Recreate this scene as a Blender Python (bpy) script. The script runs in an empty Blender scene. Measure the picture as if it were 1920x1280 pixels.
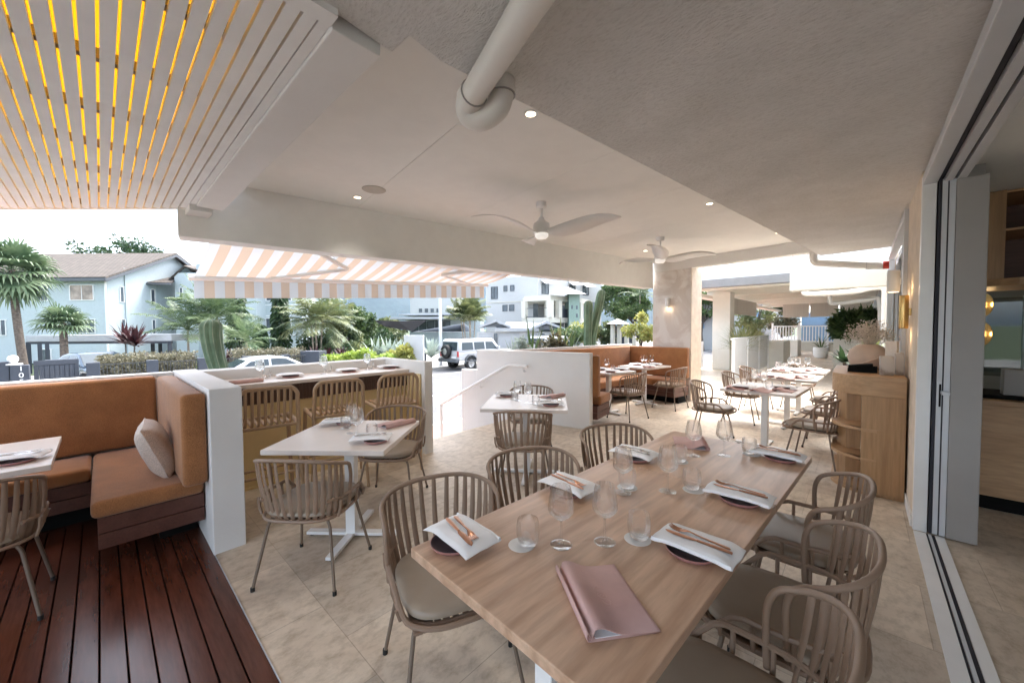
import bpy, bmesh, math, random
from mathutils import Vector, Matrix, noise
V = Vector; R = math.radians; PI = math.pi
SC = bpy.context.scene
COL = SC.collection
# ------------------------------------------------------------------ camera
F, YAW, PITCH, ROLL, H = 712.0, R(42.7), math.atan(24/712), 0.0064, 1.5
FW = V((-math.sin(YAW)*math.cos(PITCH), math.cos(YAW)*math.cos(PITCH), -math.sin(PITCH)))
_r = V((math.cos(YAW), math.sin(YAW), 0)); _u = _r.cross(FW)
RX = _r*math.cos(ROLL) - _u*math.sin(ROLL); RU = _u*math.cos(ROLL) + _r*math.sin(ROLL)
cam = bpy.data.objects.new('camera', bpy.data.cameras.new('camera')); COL.objects.link(cam)
m = Matrix((RX, RU, -FW)).transposed().to_4x4(); m.translation = V((0, 0, H)); cam.matrix_world = m
cam.data.sensor_width = 36; cam.data.lens = F/1920*36; cam.data.clip_start = 0.05; cam.data.clip_end = 12000
SC.camera = cam
# ------------------------------------------------------------------ sky, sun, exposure
W = bpy.data.worlds.new("World"); SC.world = W; W.use_nodes = True
nt = W.node_tree; bg = nt.nodes['Background']
sky = nt.nodes.new('ShaderNodeTexSky'); sky.sky_type = 'NISHITA'; sky.sun_disc = False
SUN_EL, SUN_AZ = R(58), R(12)          # azimuth measured from +Y towards -X
sky.sun_elevation = SUN_EL; sky.sun_rotation = -SUN_AZ
sky.air_density = 1.0; sky.dust_density = 4.0; sky.ozone_density = 1.0
hs = nt.nodes.new('ShaderNodeHueSaturation'); hs.inputs['Saturation'].default_value = 0.42
nt.links.new(sky.outputs[0], hs.inputs['Color']); nt.links.new(hs.outputs[0], bg.inputs[0])
bg.inputs[1].default_value = 0.15
sl = bpy.data.lights.new('sun', 'SUN'); sl.energy = .5; sl.angle = R(15); sl.color = (1, .98, .95)
so = bpy.data.objects.new('sun', sl); COL.objects.link(so)
sd = V((-math.sin(SUN_AZ)*math.cos(SUN_EL), math.cos(SUN_AZ)*math.cos(SUN_EL), math.sin(SUN_EL)))
so.rotation_euler = sd.to_track_quat('Z', 'Y').to_euler()
SC.view_settings.view_transform = 'Standard'; SC.view_settings.look = 'None'
SC.view_settings.gamma = 1; SC.view_settings.exposure = 2.8
SC.cycles.use_denoising = True
SC.cycles.max_bounces = 10; SC.cycles.diffuse_bounces = 6; SC.cycles.glossy_bounces = 4
SC.cycles.transmission_bounces = 12; SC.cycles.transparent_max_bounces = 24; SC.cycles.caustics_refractive = False; SC.cycles.caustics_reflective = False
SC.cycles.sample_clamp_indirect = 6

rng = random.Random(7)
def E(px, py, d):                      # a spot seen at (px, py) of the 1920 px photo, d metres ahead
    return V((0, 0, H)) + FW*d + RX*((px-960)/F*d) - RU*((py-640)/F*d)
def EG(px, d, z):                      # column px at depth d, at height z
    p = E(px, 640, d); return V((p.x, p.y, z))
E1 = V((math.cos(YAW), math.sin(YAW), 0)); E2 = V((-math.sin(YAW), math.cos(YAW), 0))
# ------------------------------------------------------------------ materials
def newmat(name):
    M = bpy.data.materials.new(name); M.use_nodes = True
    return M, M.node_tree, M.node_tree.nodes['Principled BSDF']
def noise_col(t, scale, c1, c2, stretch=(1, 1, 1), detail=4, lo=.35, hi=.65, rough=.55):
    tc = t.nodes.new('ShaderNodeTexCoord'); mp = t.nodes.new('ShaderNodeMapping'); mp.inputs['Scale'].default_value = stretch
    n = t.nodes.new('ShaderNodeTexNoise'); n.inputs['Scale'].default_value = scale; n.inputs['Detail'].default_value = detail
    n.inputs['Roughness'].default_value = rough
    r = t.nodes.new('ShaderNodeValToRGB'); r.color_ramp.elements[0].position = lo; r.color_ramp.elements[1].position = hi
    r.color_ramp.elements[0].color = (*c1, 1); r.color_ramp.elements[1].color = (*c2, 1)
    t.links.new(tc.outputs['Object'], mp.inputs[0]); t.links.new(mp.outputs[0], n.inputs['Vector']); t.links.new(n.outputs['Fac'], r.inputs[0])
    return r, n, mp
def bump(t, b, hsock, strength=.2, dist=.01):
    bn = t.nodes.new('ShaderNodeBump'); bn.inputs['Strength'].default_value = strength; bn.inputs['Distance'].default_value = dist
    t.links.new(hsock, bn.inputs['Height']); t.links.new(bn.outputs[0], b.inputs['Normal'])
def mat(name, c, rough=.6, metal=0, var=.06, scale=6, bmp=0, bscale=60, stretch=(1, 1, 1), spec=.5, coat=0, bdist=.01):
    M, t, b = newmat(name)
    c1 = tuple(max(0, x*(1-var)) for x in c); c2 = tuple(min(1, x*(1+var)) for x in c)
    r, n, mp = noise_col(t, scale, c1, c2, stretch)
    t.links.new(r.outputs[0], b.inputs['Base Color'])
    b.inputs['Roughness'].default_value = rough; b.inputs['Metallic'].default_value = metal
    b.inputs['Specular IOR Level'].default_value = spec; b.inputs['Coat Weight'].default_value = coat
    if bmp:
        n2 = t.nodes.new('ShaderNodeTexNoise'); n2.inputs['Scale'].default_value = bscale; n2.inputs['Detail'].default_value = 5
        t.links.new(mp.outputs[0], n2.inputs['Vector']); bump(t, b, n2.outputs['Fac'], bmp, bdist)
    return M
def mat_emit(name, c, s):
    M, t, b = newmat(name); b.inputs['Base Color'].default_value = (*c, 1)
    b.inputs['Emission Color'].default_value = (*c, 1); b.inputs['Emission Strength'].default_value = s; return M
def mat_wood(name, c1, c2, axis='Y', scale=3.0, rough=.4, coat=0, wave=1):
    M, t, b = newmat(name)
    st = {'X': (.12, 1, 1), 'Y': (1, .12, 1), 'Z': (1, 1, .06)}[axis]
    r, n, mp = noise_col(t, scale*3, c1, c2, st, 8, .3, .72, .62)
    n.inputs['Distortion'].default_value = .9
    r2, nn, mp2 = noise_col(t, scale*28, (.82, .8, .78), (1.08, 1.08, 1.08), st, 3, .35, .65)
    mx = t.nodes.new('ShaderNodeMix'); mx.data_type = 'RGBA'; mx.blend_type = 'MULTIPLY'; mx.inputs[0].default_value = .8
    t.links.new(r.outputs[0], mx.inputs[6]); t.links.new(r2.outputs[0], mx.inputs[7]); last = mx.outputs[2]
    if wave:                           # cathedral figure
        w = t.nodes.new('ShaderNodeTexWave'); w.inputs['Scale'].default_value = 3.2; w.inputs['Distortion'].default_value = 7; w.inputs['Detail'].default_value = 3
        w.inputs['Detail Scale'].default_value = 1.1; w.bands_direction = 'X' if axis == 'Y' else 'Y'
        t.links.new(mp.outputs[0], w.inputs['Vector'])
        r3 = t.nodes.new('ShaderNodeValToRGB'); r3.color_ramp.elements[0].color = (.74, .68, .62, 1); r3.color_ramp.elements[1].color = (1, 1, 1, 1)
        r3.color_ramp.elements[0].position = .05; r3.color_ramp.elements[1].position = .4
        t.links.new(w.outputs['Fac'], r3.inputs[0])
        m2 = t.nodes.new('ShaderNodeMix'); m2.data_type = 'RGBA'; m2.blend_type = 'MULTIPLY'; m2.inputs[0].default_value = .55
        t.links.new(last, m2.inputs[6]); t.links.new(r3.outputs[0], m2.inputs[7]); last = m2.outputs[2]
    t.links.new(last, b.inputs['Base Color']); b.inputs['Roughness'].default_value = rough; b.inputs['Coat Weight'].default_value = coat
    bump(t, b, nn.outputs['Fac'], .08, .002)
    return M
def mat_leaf(name, c1, c2, scale=2.5, trans=.25, rough=.5):
    M, t, b = newmat(name)
    r, n, mp = noise_col(t, scale, c1, c2, (1, 1, 1), 3, .35, .62)
    t.links.new(r.outputs[0], b.inputs['Base Color']); b.inputs['Roughness'].default_value = rough
    tr = t.nodes.new('ShaderNodeBsdfTranslucent'); t.links.new(r.outputs[0], tr.inputs[0])
    mx = t.nodes.new('ShaderNodeMixShader'); mx.inputs[0].default_value = trans
    t.links.new(b.outputs[0], mx.inputs[1]); t.links.new(tr.outputs[0], mx.inputs[2])
    t.links.new(mx.outputs[0], t.nodes['Material Output'].inputs[0]); return M
def mat_glass(name, tint=(.988, .99, .99), base=.045):   # thin clear drinking glass or pane
    M, t, b = newmat(name); t.nodes.remove(b)
    tr = t.nodes.new('ShaderNodeBsdfTransparent'); tr.inputs[0].default_value = (*tint, 1)
    gl = t.nodes.new('ShaderNodeBsdfGlossy'); gl.inputs['Roughness'].default_value = .02
    lw = t.nodes.new('ShaderNodeLayerWeight'); lw.inputs['Blend'].default_value = .5
    pw_ = t.nodes.new('ShaderNodeMath'); pw_.operation = 'POWER'; pw_.inputs[1].default_value = 3.2
    mr = t.nodes.new('ShaderNodeMapRange'); mr.inputs['To Min'].default_value = base; mr.inputs['To Max'].default_value = .9
    mx = t.nodes.new('ShaderNodeMixShader')
    t.links.new(lw.outputs['Facing'], pw_.inputs[0]); t.links.new(pw_.outputs[0], mr.inputs['Value']); t.links.new(mr.outputs[0], mx.inputs[0])
    t.links.new(tr.outputs[0], mx.inputs[1]); t.links.new(gl.outputs[0], mx.inputs[2])
    t.links.new(mx.outputs[0], t.nodes['Material Output'].inputs[0]); return M
def mat_realglass(name):
    M, t, b = newmat(name); b.inputs['Base Color'].default_value = (1, 1, 1, 1); b.inputs['Transmission Weight'].default_value = 1
    b.inputs['Roughness'].default_value = 0; b.inputs['IOR'].default_value = 1.45
    tr = t.nodes.new('ShaderNodeBsdfTransparent'); mx = t.nodes.new('ShaderNodeMixShader'); mx.inputs[0].default_value = .66
    t.links.new(b.outputs[0], mx.inputs[1]); t.links.new(tr.outputs[0], mx.inputs[2])
    lw = t.nodes.new('ShaderNodeLayerWeight'); lw.inputs['Blend'].default_value = .5
    p_ = t.nodes.new('ShaderNodeMath'); p_.operation = 'POWER'; p_.inputs[1].default_value = 5
    q_ = t.nodes.new('ShaderNodeMath'); q_.operation = 'MULTIPLY'; q_.inputs[1].default_value = .6
    gl = t.nodes.new('ShaderNodeBsdfGlossy'); gl.inputs['Roughness'].default_value = .06; m2 = t.nodes.new('ShaderNodeMixShader')
    t.links.new(lw.outputs['Facing'], p_.inputs[0]); t.links.new(p_.outputs[0], q_.inputs[0]); t.links.new(q_.outputs[0], m2.inputs[0])
    t.links.new(mx.outputs[0], m2.inputs[1]); t.links.new(gl.outputs[0], m2.inputs[2])
    t.links.new(m2.outputs[0], t.nodes['Material Output'].inputs[0]); return M
def mat_cloth(name, c, scale=700):
    M, t, b = newmat(name)
    r, n, mp = noise_col(t, 330, tuple(x*.62 for x in c), tuple(min(1, x*1.38) for x in c), (1, 1, 1), 3)
    r2, n2, _ = noise_col(t, 5, (.86, .86, .86), (1.1, 1.1, 1.1), (1, 1, 1), 4)
    mx = t.nodes.new('ShaderNodeMix'); mx.data_type = 'RGBA'; mx.blend_type = 'MULTIPLY'; mx.inputs[0].default_value = 1
    t.links.new(r.outputs[0], mx.inputs[6]); t.links.new(r2.outputs[0], mx.inputs[7]); t.links.new(mx.outputs[2], b.inputs['Base Color'])
    b.inputs['Roughness'].default_value = .9; b.inputs['Specular IOR Level'].default_value = .2
    b.inputs['Sheen Weight'].default_value = .3; bump(t, b, n.outputs['Fac'], .35, .003)
    return M
def mat_tiles():
    M, t, b = newmat('travertine')
    tc = t.nodes.new('ShaderNodeTexCoord'); mp = t.nodes.new('ShaderNodeMapping'); mp.inputs['Location'].default_value = (.03, -.175, 0)
    t.links.new(tc.outputs['Object'], mp.inputs[0])
    br = t.nodes.new('ShaderNodeTexBrick'); br.offset = 0.5; br.inputs['Scale'].default_value = 1
    br.inputs['Brick Width'].default_value = .6; br.inputs['Row Height'].default_value = .6; br.inputs['Mortar Size'].default_value = .0024
    br.inputs['Color1'].default_value = (.86, .85, .84, 1); br.inputs['Color2'].default_value = (1.08, 1.07, 1.05, 1); br.inputs['Mortar'].default_value = (.72, .69, .66, 1)
    br.inputs['Mortar Smooth'].default_value = .3
    t.links.new(mp.outputs[0], br.inputs['Vector'])
    r, n, _ = noise_col(t, 2.2, (.51, .425, .33), (.68, .60, .495), (1, 1, 1), 8, .3, .7, .65)
    n.inputs['Distortion'].default_value = .6
    r2, n2, _ = noise_col(t, 16, (.66, .62, .57), (1.06, 1.05, 1.05), (1, .6, 1), 8, .32, .55, .7)
    def mul(a, c, f=1):
        x = t.nodes.new('ShaderNodeMix'); x.data_type = 'RGBA'; x.blend_type = 'MULTIPLY'; x.inputs[0].default_value = f
        t.links.new(a, x.inputs[6]); t.links.new(c, x.inputs[7]); return x.outputs[2]
    c = mul(mul(r.outputs[0], r2.outputs[0], .8), br.outputs['Color'])
    t.links.new(c, b.inputs['Base Color']); b.inputs['Roughness'].default_value = .55; b.inputs['Specular IOR Level'].default_value = .35
    bump(t, b, n2.outputs['Fac'], .1, .004); return M
def mat_stucco():
    M, t, b = newmat('textured_stucco')
    r, n, mp = noise_col(t, 3, (.79, .78, .755), (.86, .85, .83), (1, 1, 1), 4)
    t.links.new(r.outputs[0], b.inputs['Base Color']); b.inputs['Roughness'].default_value = .9
    nz = t.nodes.new('ShaderNodeTexNoise'); nz.inputs['Scale'].default_value = 4; t.links.new(mp.outputs[0], nz.inputs['Vector'])
    vm = t.nodes.new('ShaderNodeMixRGB'); vm.inputs[0].default_value = .07
    t.links.new(mp.outputs[0], vm.inputs[1]); t.links.new(nz.outputs['Color'], vm.inputs[2])
    m3 = t.nodes.new('ShaderNodeMapping'); m3.inputs['Scale'].default_value = (36, 90, 55); m3.inputs['Rotation'].default_value = (0, 0, .5)
    t.links.new(vm.outputs[0], m3.inputs[0])
    n3 = t.nodes.new('ShaderNodeTexNoise'); n3.inputs['Scale'].default_value = 1; n3.inputs['Detail'].default_value = 6; n3.inputs['Roughness'].default_value = .65
    t.links.new(m3.outputs[0], n3.inputs['Vector'])
    rr = t.nodes.new('ShaderNodeValToRGB'); rr.color_ramp.elements[0].position = .30; rr.color_ramp.elements[1].position = .52
    rr.color_ramp.elements[0].color = (.66, .64, .62, 1); rr.color_ramp.elements[1].color = (1.04, 1.04, 1.04, 1); t.links.new(n3.outputs['Fac'], rr.inputs[0])
    mm = t.nodes.new('ShaderNodeMix'); mm.data_type = 'RGBA'; mm.blend_type = 'MULTIPLY'; mm.inputs[0].default_value = .4
    t.links.new(r.outputs[0], mm.inputs[6]); t.links.new(rr.outputs[0], mm.inputs[7]); t.links.new(mm.outputs[2], b.inputs['Base Color'])
    bump(t, b, n3.outputs['Fac'], 1.0, .022); return M
def mat_marble(name, c1, c2):
    M, t, b = newmat(name)
    r, n, mp = noise_col(t, 1.6, c1, c2, (1, 1, 1), 9, .44, .52, .6); n.inputs['Distortion'].default_value = 1.6
    t.links.new(r.outputs[0], b.inputs['Base Color']); b.inputs['Roughness'].default_value = .5; return M
def mat_awning():
    M, t, b = newmat('striped_canvas')
    tc = t.nodes.new('ShaderNodeTexCoord'); sp = t.nodes.new('ShaderNodeSeparateXYZ'); t.links.new(tc.outputs['UV'], sp.inputs[0])
    fr = t.nodes.new('ShaderNodeMath'); fr.operation = 'FRACT'; t.links.new(sp.outputs[0], fr.inputs[0])
    gt = t.nodes.new('ShaderNodeMath'); gt.operation = 'GREATER_THAN'; gt.inputs[1].default_value = .5; t.links.new(fr.outputs[0], gt.inputs[0])
    mx = t.nodes.new('ShaderNodeMixRGB'); mx.inputs[1].default_value = (.49, .52, .55, 1); mx.inputs[2].default_value = (.48, .385, .31, 1)
    t.links.new(gt.outputs[0], mx.inputs[0]); t.links.new(mx.outputs[0], b.inputs['Base Color']); b.inputs['Roughness'].default_value = .85
    tr = t.nodes.new('ShaderNodeBsdfTranslucent'); t.links.new(mx.outputs[0], tr.inputs[0])
    ms = t.nodes.new('ShaderNodeMixShader'); ms.inputs[0].default_value = .22
    t.links.new(b.outputs[0], ms.inputs[1]); t.links.new(tr.outputs[0], ms.inputs[2]); t.links.new(ms.outputs[0], t.nodes['Material Output'].inputs[0])
    return M
def mat_trans(name, c, f=.7):
    M, t, b = newmat(name); b.inputs['Base Color'].default_value = (*c, 1)
    tr = t.nodes.new('ShaderNodeBsdfTranslucent'); tr.inputs[0].default_value = (*c, 1)
    ms = t.nodes.new('ShaderNodeMixShader'); ms.inputs[0].default_value = f
    t.links.new(b.outputs[0], ms.inputs[1]); t.links.new(tr.outputs[0], ms.inputs[2]); t.links.new(ms.outputs[0], t.nodes['Material Output'].inputs[0]); return M
def mat_rooftile(name, c):
    M, t, b = newmat(name)
    tc = t.nodes.new('ShaderNodeTexCoord'); br = t.nodes.new('ShaderNodeTexBrick')
    br.inputs['Scale'].default_value = 1; br.inputs['Brick Width'].default_value = .35; br.inputs['Row Height'].default_value = .3; br.inputs['Mortar Size'].default_value = .03
    br.inputs['Color1'].default_value = (*[x*.85 for x in c], 1); br.inputs['Color2'].default_value = (*[x*1.15 for x in c], 1); br.inputs['Mortar'].default_value = (*[x*.5 for x in c], 1)
    t.links.new(tc.outputs['UV'], br.inputs['Vector']); t.links.new(br.outputs['Color'], b.inputs['Base Color']); b.inputs['Roughness'].default_value = .9; return M
M = dict(
 tile=mat_tiles(), stucco=mat_stucco(), awning=mat_awning(),
 wall=mat('white_wall', (.75, .745, .73), .75, var=.035, scale=1.6, bmp=.12, bscale=60),
 ceil=mat('smooth_ceiling', (.85, .855, .83), .8, var=.015),
 beam=mat('painted_beam', (.82, .82, .79), .8, var=.02),
 slat=mat('white_slat', (.84, .845, .835), .6, var=.03),
 joist=mat('joist', (.25, .24, .24), .8), yellow=mat_trans('yellow_roof', (.85, .60, .08), .5),
 deck=mat_wood('deck_hardwood', (.062, .019, .010), (.135, .043, .025), 'X', 2, .25, 0, 0),
 oak=mat_wood('oak_top', (.50, .315, .205), (.66, .455, .32), 'Y', 1.6, .36),
 oakz=mat_wood('oak_veneer', (.34, .19, .085), (.48, .295, .15), 'Z', 2.2, .45, 0, 0),
 oakx=mat_wood('oak_band', (.40, .235, .115), (.54, .345, .19), 'X', 2.2, .45, 0, 0),
 redwood=mat_wood('dark_redwood', (.075, .026, .017), (.13, .05, .034), 'X', 3, .5, 0, 0),
 fabric=mat_cloth('rust_fabric', (.34, .15, .06)), linen=mat_cloth('beige_linen', (.60, .50, .43)),
 chair=mat('taupe_resin', (.275, .188, .132), .5, var=.05), leg=mat('taupe_metal', (.19, .145, .11), .4, .2, var=.03),
 cushion=mat('taupe_vinyl', (.325, .26, .195), .45, var=.05, bmp=.04, bscale=200), rubber=mat('black_rubber', (.015, .015, .015), .7),
 stool=mat('tan_resin', (.42, .275, .16), .5, var=.05),
 whitemetal=mat('white_metal', (.80, .80, .79), .35, var=.02), greymetal=mat('grey_aluminium', (.58, .60, .63), .4, .0, var=.02),
 darkrub=mat('door_seal', (.02, .02, .03), .7), doorgrey=mat('door_panel', (.33, .315, .30), .6, var=.02),
 napkin=mat('napkin_linen', (.88, .88, .89), .85, var=.03, bmp=.15, bscale=350, bdist=.002), plate=mat('mauve_ceramic', (.40, .20, .19), .35, var=.15, scale=30),
 platein=mat('dark_glaze', (.10, .07, .08), .4), copper=mat('copper', (.52, .27, .17), .3, .85, var=.04), steel=mat('steel', (.62, .6, .58), .2, 1),
 leather=mat('pink_leather', (.58, .365, .33), .7, var=.05, scale=14, bmp=.08, bscale=300), paper=mat('paper', (.8, .8, .82), .8), emboss=mat('emboss', (.62, .40, .36), .35),
 glass=mat_realglass('clear_glass'), pane=mat_glass('window_glass', (.62, .67, .67), .08), coaster=mat('coaster', (.78, .76, .73), .7),
 yellowpanel=mat('cream_panel', (.70, .54, .28), .6, var=.04, scale=3), flute=mat('fluted_walnut', (.10, .052, .034), .5, var=.15, stretch=(1, 1, .1)),
 shelf=mat('pale_shelf', (.70, .62, .56), .4, var=.03),
 marble=mat_marble('pink_stone', (.62, .555, .51), (.72, .68, .645)), block=mat_marble('grey_marble', (.25, .21, .18), (.50, .47, .44)), plaster=mat('beige_plaster', (.70, .60, .49), .85, var=.08, scale=8, bmp=.2, bscale=40),
 vase=mat('vase_clay', (.60, .46, .37), .8, var=.08), dried=mat('dried_flower', (.64, .57, .49), .9, var=.2, scale=40), black=mat('black', (.010, .010, .010), .9, spec=.1),
 brass=mat('brass', (.72, .47, .18), .25, .9), redcap=mat('red_cap', (.62, .05, .03), .4), pvc=mat('white_pvc', (.74, .72, .68), .35, var=.02),
 lamp=mat_emit('lamp_glow', (1, .80, .55), 1.1), lampw=mat_emit('warm_glow', (1, .78, .5), .7), led=mat_emit('fan_led', (1, .97, .92), .07),
 asphalt=mat('asphalt', (.125, .125, .13), .9, var=.12, scale=2, bmp=.2, bscale=200), paint=mat('road_paint', (.75, .75, .73), .7), paving=mat('bounce_grey', (.26, .25, .235), .9, var=.1, scale=2), concrete=mat('concrete', (.42, .40, .37), .9, var=.1, scale=2),  # paving covers the unseen rear ground, added to bounce daylight under the roof
 brick=mat('red_paving', (.42, .22, .16), .85, var=.15, scale=30), grass=mat('grass', (.06, .085, .035), .95, var=.3, scale=3), kerb=mat('kerb', (.55, .53, .50), .85),
 blue=mat('pale_blue_render', (.44, .505, .53), .8, var=.03), bluedk=mat('shaded_and_grey_blue', (.34, .40, .43), .8, var=.03), roof=mat_rooftile('grey_roof_tile', (.115, .095, .08)), fascia=mat('dark_fascia', (.09, .10, .115), .6),
 slate=mat('slate_paint', (.042, .05, .066), .7, var=.06), iron=mat('dark_iron', (.05, .055, .06), .5), winglass=mat('dark_window', (.10, .12, .14), .12, var=.25, scale=1.2), winlit=mat('curtain_window', (.30, .24, .20), .3, var=.4, scale=1.5),
 carw=mat('white_car_paint', (.47, .48, .49), .25, var=.01, coat=.6), carb=mat('navy_car_paint', (.03, .06, .10), .25, coat=.5), carglass=mat('car_glass', (.03, .045, .055), .08), tyre=mat('tyre', (.02, .02, .02), .85), tail=mat('tail_lamp', (.45, .03, .03), .3), grey=mat('grey_plastic', (.10, .11, .12), .7), rim=mat('alloy', (.5, .5, .5), .35, .6),
 creamlt=mat('cream_paint', (.80, .78, .71), .8, var=.02), cream=mat('cream_render', (.58, .56, .49), .8, var=.02), creamw=mat('white_render', (.46, .47, .475), .8, var=.02), sage=mat('sage_render', (.23, .32, .28), .8), metalroof=mat('pale_metal_roof', (.36, .38, .41), .5, var=.03), jointgrey=mat('joint_grey', (.34, .33, .32), .6), roofgrey=mat('grey_gutter', (.24, .24, .24), .6), sail=mat('black_sail', (.015, .014, .016), .9), beige=mat('beige_blind', (.52, .50, .45), .7, var=.05, stretch=(8, 8, .1)),
 sky_blue=mat('blue_wall', (.22, .36, .55), .7, var=.06), pot=mat('white_pot', (.78, .76, .72), .6), soil=mat('soil', (.08, .06, .045), .95),
 bark=mat('bark', (.11, .09, .075), .95, var=.3, scale=12, bmp=.5, bscale=30), barkl=mat('pale_bark', (.30, .26, .21), .95, var=.25, scale=10, bmp=.4, bscale=25),
 l_fan=mat_leaf('fan_leaf', (.055, .10, .05), (.16, .22, .12), 1.5), l_feather=mat_leaf('feather_leaf', (.045, .09, .04), (.16, .22, .10), 1.2), l_dark=mat_leaf('dark_leaf', (.018, .045, .018), (.06, .11, .04), 1.5), l_mid=mat_leaf('mid_leaf', (.04, .08, .025), (.12, .18, .06), 1.5),
 l_lime=mat_leaf('lime_leaf', (.16, .26, .03), (.42, .50, .10), 3), l_yellow=mat_leaf('yellow_leaf', (.20, .23, .05), (.42, .40, .11), 1.5), l_red=mat_leaf('red_leaf', (.022, .008, .011), (.075, .02, .022), 3, .15), l_silver=mat_leaf('silver_leaf', (.22, .28, .24), (.42, .48, .42), 2), l_hedge=mat_leaf('hedge_leaf', (.09, .085, .05), (.24, .22, .14), 2.5),
 l_tan=mat_leaf('tan_grass', (.16, .20, .06), (.42, .38, .17), 2), cactus=mat('cactus_skin', (.13, .20, .12), .7, var=.2, scale=8), spine=mat('cactus_ridge', (.34, .38, .27), .8), mix=mat_leaf('mixed_leaf', (.05, .09, .04), (.22, .24, .10), .8),
 hill=mat('forested_hill', (.016, .027, .025), .95, var=.4, scale=.02),
)
# ------------------------------------------------------------------ mesh builder
class MB:
    def __init__(s): s.v = []; s.f = []; s.uv = {}
    def add(s, vs, fs):
        o = len(s.v); s.v += [V(p) for p in vs]; s.f += [tuple(o+i for i in f) for f in fs]; return s
    def box(s, x0, y0, z0, x1, y1, z1):
        return s.add([(x0,y0,z0),(x1,y0,z0),(x1,y1,z0),(x0,y1,z0),(x0,y0,z1),(x1,y0,z1),(x1,y1,z1),(x0,y1,z1)],
                     [(0,3,2,1),(4,5,6,7),(0,1,5,4),(1,2,6,5),(2,3,7,6),(3,0,4,7)])
    def obox(s, o, ax, ay, az):       # oriented box: origin corner and three edge vectors
        o, ax, ay, az = V(o), V(ax), V(ay), V(az)
        p = [o, o+ax, o+ax+ay, o+ay]; p += [q+az for q in p]
        return s.add(p, [(0,3,2,1),(4,5,6,7),(0,1,5,4),(1,2,6,5),(2,3,7,6),(3,0,4,7)])
    def prism(s, poly, z0, z1):
        n = len(poly); vs = [(x, y, z0) for x, y in poly]+[(x, y, z1) for x, y in poly]
        return s.add(vs, [tuple(range(n-1, -1, -1)), tuple(range(n, 2*n))]+[(i, (i+1) % n, (i+1) % n+n, i+n) for i in range(n)])
    def quad(s, *p): return s.add(p, [tuple(range(len(p)))])
    def tube(s, pts, r, seg=6, closed=False, r2=None, side=None, cap=True):
        pts = [V(p) for p in pts]; n = len(pts); vs = []; fs = []
        rr = r if isinstance(r, (list, tuple)) else [r]*n
        nrm = None
        for i, p in enumerate(pts):
            a = pts[(i-1) % n] if (closed or i > 0) else p; b = pts[(i+1) % n] if (closed or i < n-1) else p
            t = (b-a).normalized() if (b-a).length > 1e-9 else V((0, 0, 1))
            if side is not None:
                sv = V(side[i]) if isinstance(side, list) else V(side); nrm = sv - t*sv.dot(t)
            elif nrm is None:
                nrm = t.cross(V((0, 0, 1)) if abs(t.z) < .9 else V((1, 0, 0)))
            else: nrm = nrm - t*nrm.dot(t)
            if nrm.length < 1e-9: nrm = t.orthogonal()
            nrm.normalize(); bn = t.cross(nrm); q = (r2 if r2 else rr[i])
            if isinstance(q, (list, tuple)): q = q[i]
            for k in range(seg):
                an = 2*PI*k/seg; vs.append(p+nrm*(rr[i]*math.cos(an))+bn*(q*math.sin(an)))
        m = n if closed else n-1
        for i in range(m):
            for k in range(seg):
                a, b = i*seg+k, i*seg+(k+1) % seg; c, d = ((i+1) % n)*seg+(k+1) % seg, ((i+1) % n)*seg+k
                fs.append((a, b, c, d))
        if cap and not closed: fs += [tuple(range(seg-1, -1, -1)), tuple(range((n-1)*seg, n*seg))]
        return s.add(vs, fs)
    def lathe(s, prof, seg=24, c=(0, 0, 0), sc=(1, 1)):
        vs = []; fs = []; n = len(prof)
        for r, z in prof:
            for k in range(seg):
                a = 2*PI*k/seg; vs.append((c[0]+max(r, 1e-4)*math.cos(a)*sc[0], c[1]+max(r, 1e-4)*math.sin(a)*sc[1], c[2]+z))
        for i in range(n-1):
            for k in range(seg): fs.append((i*seg+k, i*seg+(k+1) % seg, (i+1)*seg+(k+1) % seg, (i+1)*seg+k))
        return s.add(vs, fs)
    def strip(s, pts, wid, side, cup=0):  # a ribbon, pts with half widths, side vector(s)
        vs = []; n = len(pts)
        for i, p in enumerate(pts):
            sv = V(side[i] if isinstance(side, list) else side); vs += [V(p)-sv*wid[i], V(p)+sv*wid[i]]
        return s.add(vs, [(2*i, 2*i+1, 2*i+3, 2*i+2) for i in range(n-1)])
    def xf(s, mtx):
        s.v = [mtx @ p for p in s.v]; return s
    def build(s, name, m, parent=None, smooth=False, bevel=0, bseg=2, loc=None, rotz=0, subd=0, solid=0, mats=None, mi=None):
        me = bpy.data.meshes.new(name); me.from_pydata([tuple(p) for p in s.v], [], s.f); me.validate()
        bm = bmesh.new(); bm.from_mesh(me); bmesh.ops.recalc_face_normals(bm, faces=bm.faces[:])
        if bevel:
            es = [e for e in bm.edges if len(e.link_faces) == 2 and e.calc_face_angle(0) > .5]
            bmesh.ops.bevel(bm, geom=es, offset=bevel, segments=bseg, affect='EDGES', profile=.5, clamp_overlap=True)
        if smooth:
            for f in bm.faces: f.smooth = True
        bm.to_mesh(me); bm.free()
        if smooth: me.set_sharp_from_angle(angle=R(50))
        for x in (mats or [m]): me.materials.append(x)
        o = bpy.data.objects.new(name, me); COL.objects.link(o)
        if parent: o.parent = parent
        if loc is not None: o.location = loc
        o.rotation_euler.z = rotz
        if subd:
            sm = o.modifiers.new('subd', 'SUBSURF'); sm.levels = subd; sm.render_levels = subd
        if solid:
            sm = o.modifiers.new('solid', 'SOLIDIFY'); sm.thickness = solid; sm.offset = 0
        return o
def tag(o, label, cat, group=None):
    o['label'] = label; o['category'] = cat
    if group: o['group'] = group
    return o
def struct(o): o['kind'] = 'structure'; return o
def stuff(o): o['kind'] = 'stuff'; return o
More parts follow.
